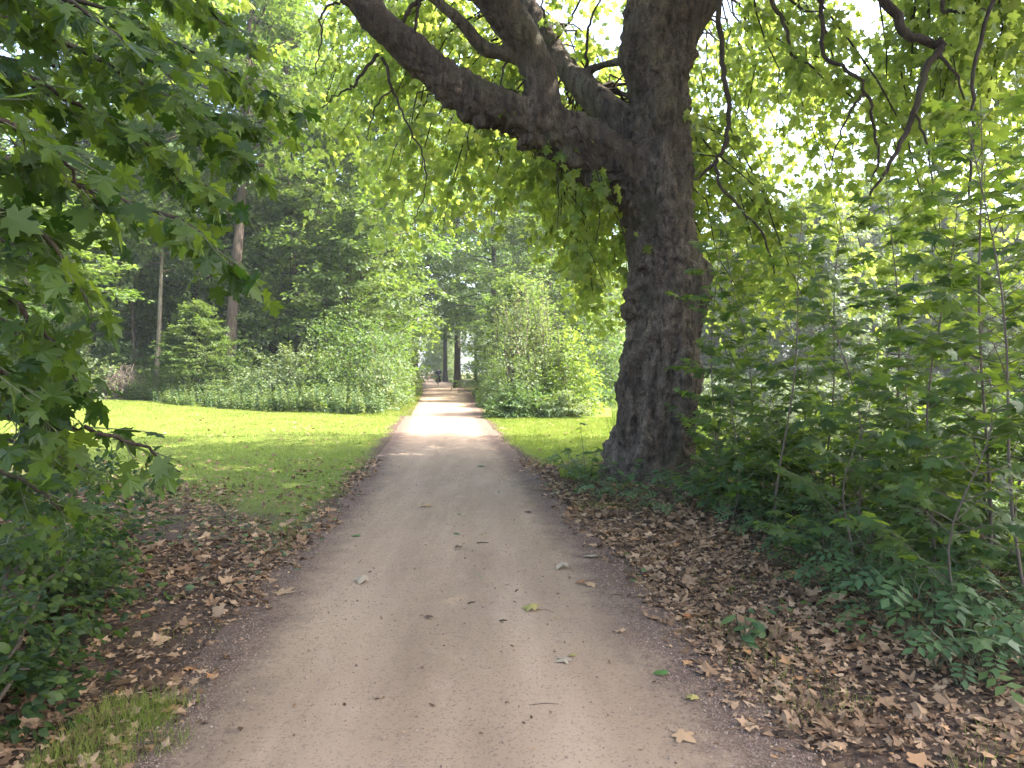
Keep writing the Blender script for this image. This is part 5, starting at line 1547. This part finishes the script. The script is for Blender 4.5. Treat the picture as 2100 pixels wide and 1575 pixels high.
for px, d, lab, stride, bottoms, hair in [(880, 126, 'white-shirted distant walker in beige trousers, left of two on the path', .22, BEIGE, BROWNH),
                                          (885.5, 127, 'white-shirted distant walker in dark trousers, right of two on the path', -.2, NAVY, GREYH)]:
    o = on(px, d)
    J = {'pelvis': ((0, 0, .95), (.15, .11)), 'waist': ((0, 0, 1.10), (.13, .1)), 'chest': ((0, 0, 1.30), (.17, .115)), 'collar': ((0, 0, 1.44), (.10, .07)), 'neck': ((0, -.01, 1.51), .05), 'skull': ((0, -.02, 1.6), (.072, .088)), 'crown': ((0, -.01, 1.69), (.06, .07)), 'nose': ((0, -.115, 1.61), .017),
         'sl': ((-.20, 0, 1.42), .058), 'el': ((-.25, stride * .3, 1.14), .04), 'wl': ((-.25, -stride * .6, .92), .027), 'sr': ((.20, 0, 1.42), .058), 'er': ((.25, -stride * .3, 1.14), .04), 'wr': ((.25, stride * .3, .90), .027),
         'hl': ((-.1, 0, .88), .095), 'kl': ((-.11, -stride * .8, .50), .06), 'al': ((-.11, -stride * .6, .09), .036), 'tl': ((-.11, -stride * .6 - .13, .035), .03), 'hr': ((.1, 0, .88), .095), 'kr': ((.11, stride * .4, .48), .06), 'ar': ((.11, stride * 1.4, .11), .036), 'tr': ((.11, stride * 1.4 - .13, .035), .03)}
    E = [('pelvis', 'waist'), ('waist', 'chest'), ('chest', 'collar'), ('collar', 'neck'), ('neck', 'skull'), ('skull', 'crown'), ('skull', 'nose'), ('collar', 'sl'), ('sl', 'el'), ('el', 'wl'), ('collar', 'sr'), ('sr', 'er'), ('er', 'wr'), ('pelvis', 'hl'), ('hl', 'kl'), ('kl', 'al'), ('al', 'tl'), ('pelvis', 'hr'), ('hr', 'kr'), ('kr', 'ar'), ('ar', 'tr')]
    fingers(J, E, 'wl', J['wl'][0], (0, -.2, -1), 1, 'L'); fingers(J, E, 'wr', J['wr'][0], (0, -.2, -1), -1, 'R')
    w = person('person', lab, (o[0], o[1], .01), .1, J, E, [
        ('shirt', ['pelvis', 'waist', 'chest', 'collar', 'sl', 'el', 'sr', 'er'], [('pelvis', 'waist'), ('waist', 'chest'), ('chest', 'collar'), ('collar', 'sl'), ('sl', 'el'), ('collar', 'sr'), ('sr', 'er')], 'pelvis', WHITE, .022),
        ('trousers', ['pelvis', 'hl', 'kl', 'al', 'hr', 'kr', 'ar'], [('pelvis', 'hl'), ('hl', 'kl'), ('kl', 'al'), ('pelvis', 'hr'), ('hr', 'kr'), ('kr', 'ar')], 'pelvis', bottoms, .018)])
    link('hair', skin_mesh('hair', {'a': ((0, .02, 1.62), (.074, .08)), 'b': ((0, .005, 1.70), (.068, .08))}, [('a', 'b')], 'a', hair), w)

# ------------------------------------------------------------------ thin haze volume added in place of lens glare
hm, nt, out = new_mat('glare_haze')
pv = N(nt, 'ShaderNodeVolumePrincipled'); pv.inputs['Color'].default_value = (.9, .95, 1, 1); pv.inputs['Density'].default_value = .0007; pv.inputs['Anisotropy'].default_value = .3
nt.links.new(pv.outputs[0], out.inputs['Volume'])
hv = np.array([[x, y, z] for x in (-420, 420) for y in (-60, 720) for z in (-4, 45)], float)
link('haze', make_mesh('haze', hv, np.array([[0, 1, 3, 2], [4, 6, 7, 5], [0, 4, 5, 1], [2, 3, 7, 6], [0, 2, 6, 4], [1, 5, 7, 3]]), hm), label='thin haze added in place of veiling lens glare', kind='stuff')

# ------------------------------------------------------------------ light, sky, camera
w = bpy.data.worlds.new('World'); SC.world = w; w.use_nodes = True
nt = w.node_tree
bg = nt.nodes['Background']
sky = nt.nodes.new('ShaderNodeTexSky'); sky.sky_type = 'NISHITA'; sky.sun_disc = False
sky.sun_elevation = SUN_EL; sky.sun_rotation = SUN_AZ; sky.air_density = 1.0; sky.dust_density = 5.0; sky.ozone_density = 1.0
nt.links.new(sky.outputs[0], bg.inputs[0]); bg.inputs[1].default_value = .15
sl = bpy.data.lights.new('sun', 'SUN'); sl.energy = 3.0; sl.angle = math.radians(.55); sl.color = (1, .95, .86)
so = bpy.data.objects.new('sun', sl); COL.objects.link(so)
dv = Vector((math.sin(SUN_AZ) * math.cos(SUN_EL), math.cos(SUN_AZ) * math.cos(SUN_EL), math.sin(SUN_EL)))
so.rotation_euler = dv.to_track_quat('Z', 'Y').to_euler(); so.location = dv * 60

cam = bpy.data.cameras.new('camera'); cam.sensor_width = 36; cam.lens = 36 * F_PX / 2100; cam.clip_start = .05; cam.clip_end = 2000
co = bpy.data.objects.new('camera', cam); COL.objects.link(co)
co.location = (0, 0, CAM_H); co.rotation_euler = (math.radians(90) - PITCH, 0, 0)
SC.camera = co
SC.view_settings.view_transform = 'Standard'; SC.view_settings.look = 'None'; SC.view_settings.exposure = 2.92; SC.view_settings.gamma = 1
SC.render.engine = 'CYCLES'
cy = SC.cycles
cy.max_bounces = 9; cy.diffuse_bounces = 5; cy.transmission_bounces = 6; cy.glossy_bounces = 2; cy.sample_clamp_indirect = 8
cy.use_denoising = True; cy.use_adaptive_sampling = True; cy.adaptive_threshold = .015
cy.caustics_reflective = False; cy.caustics_refractive = False
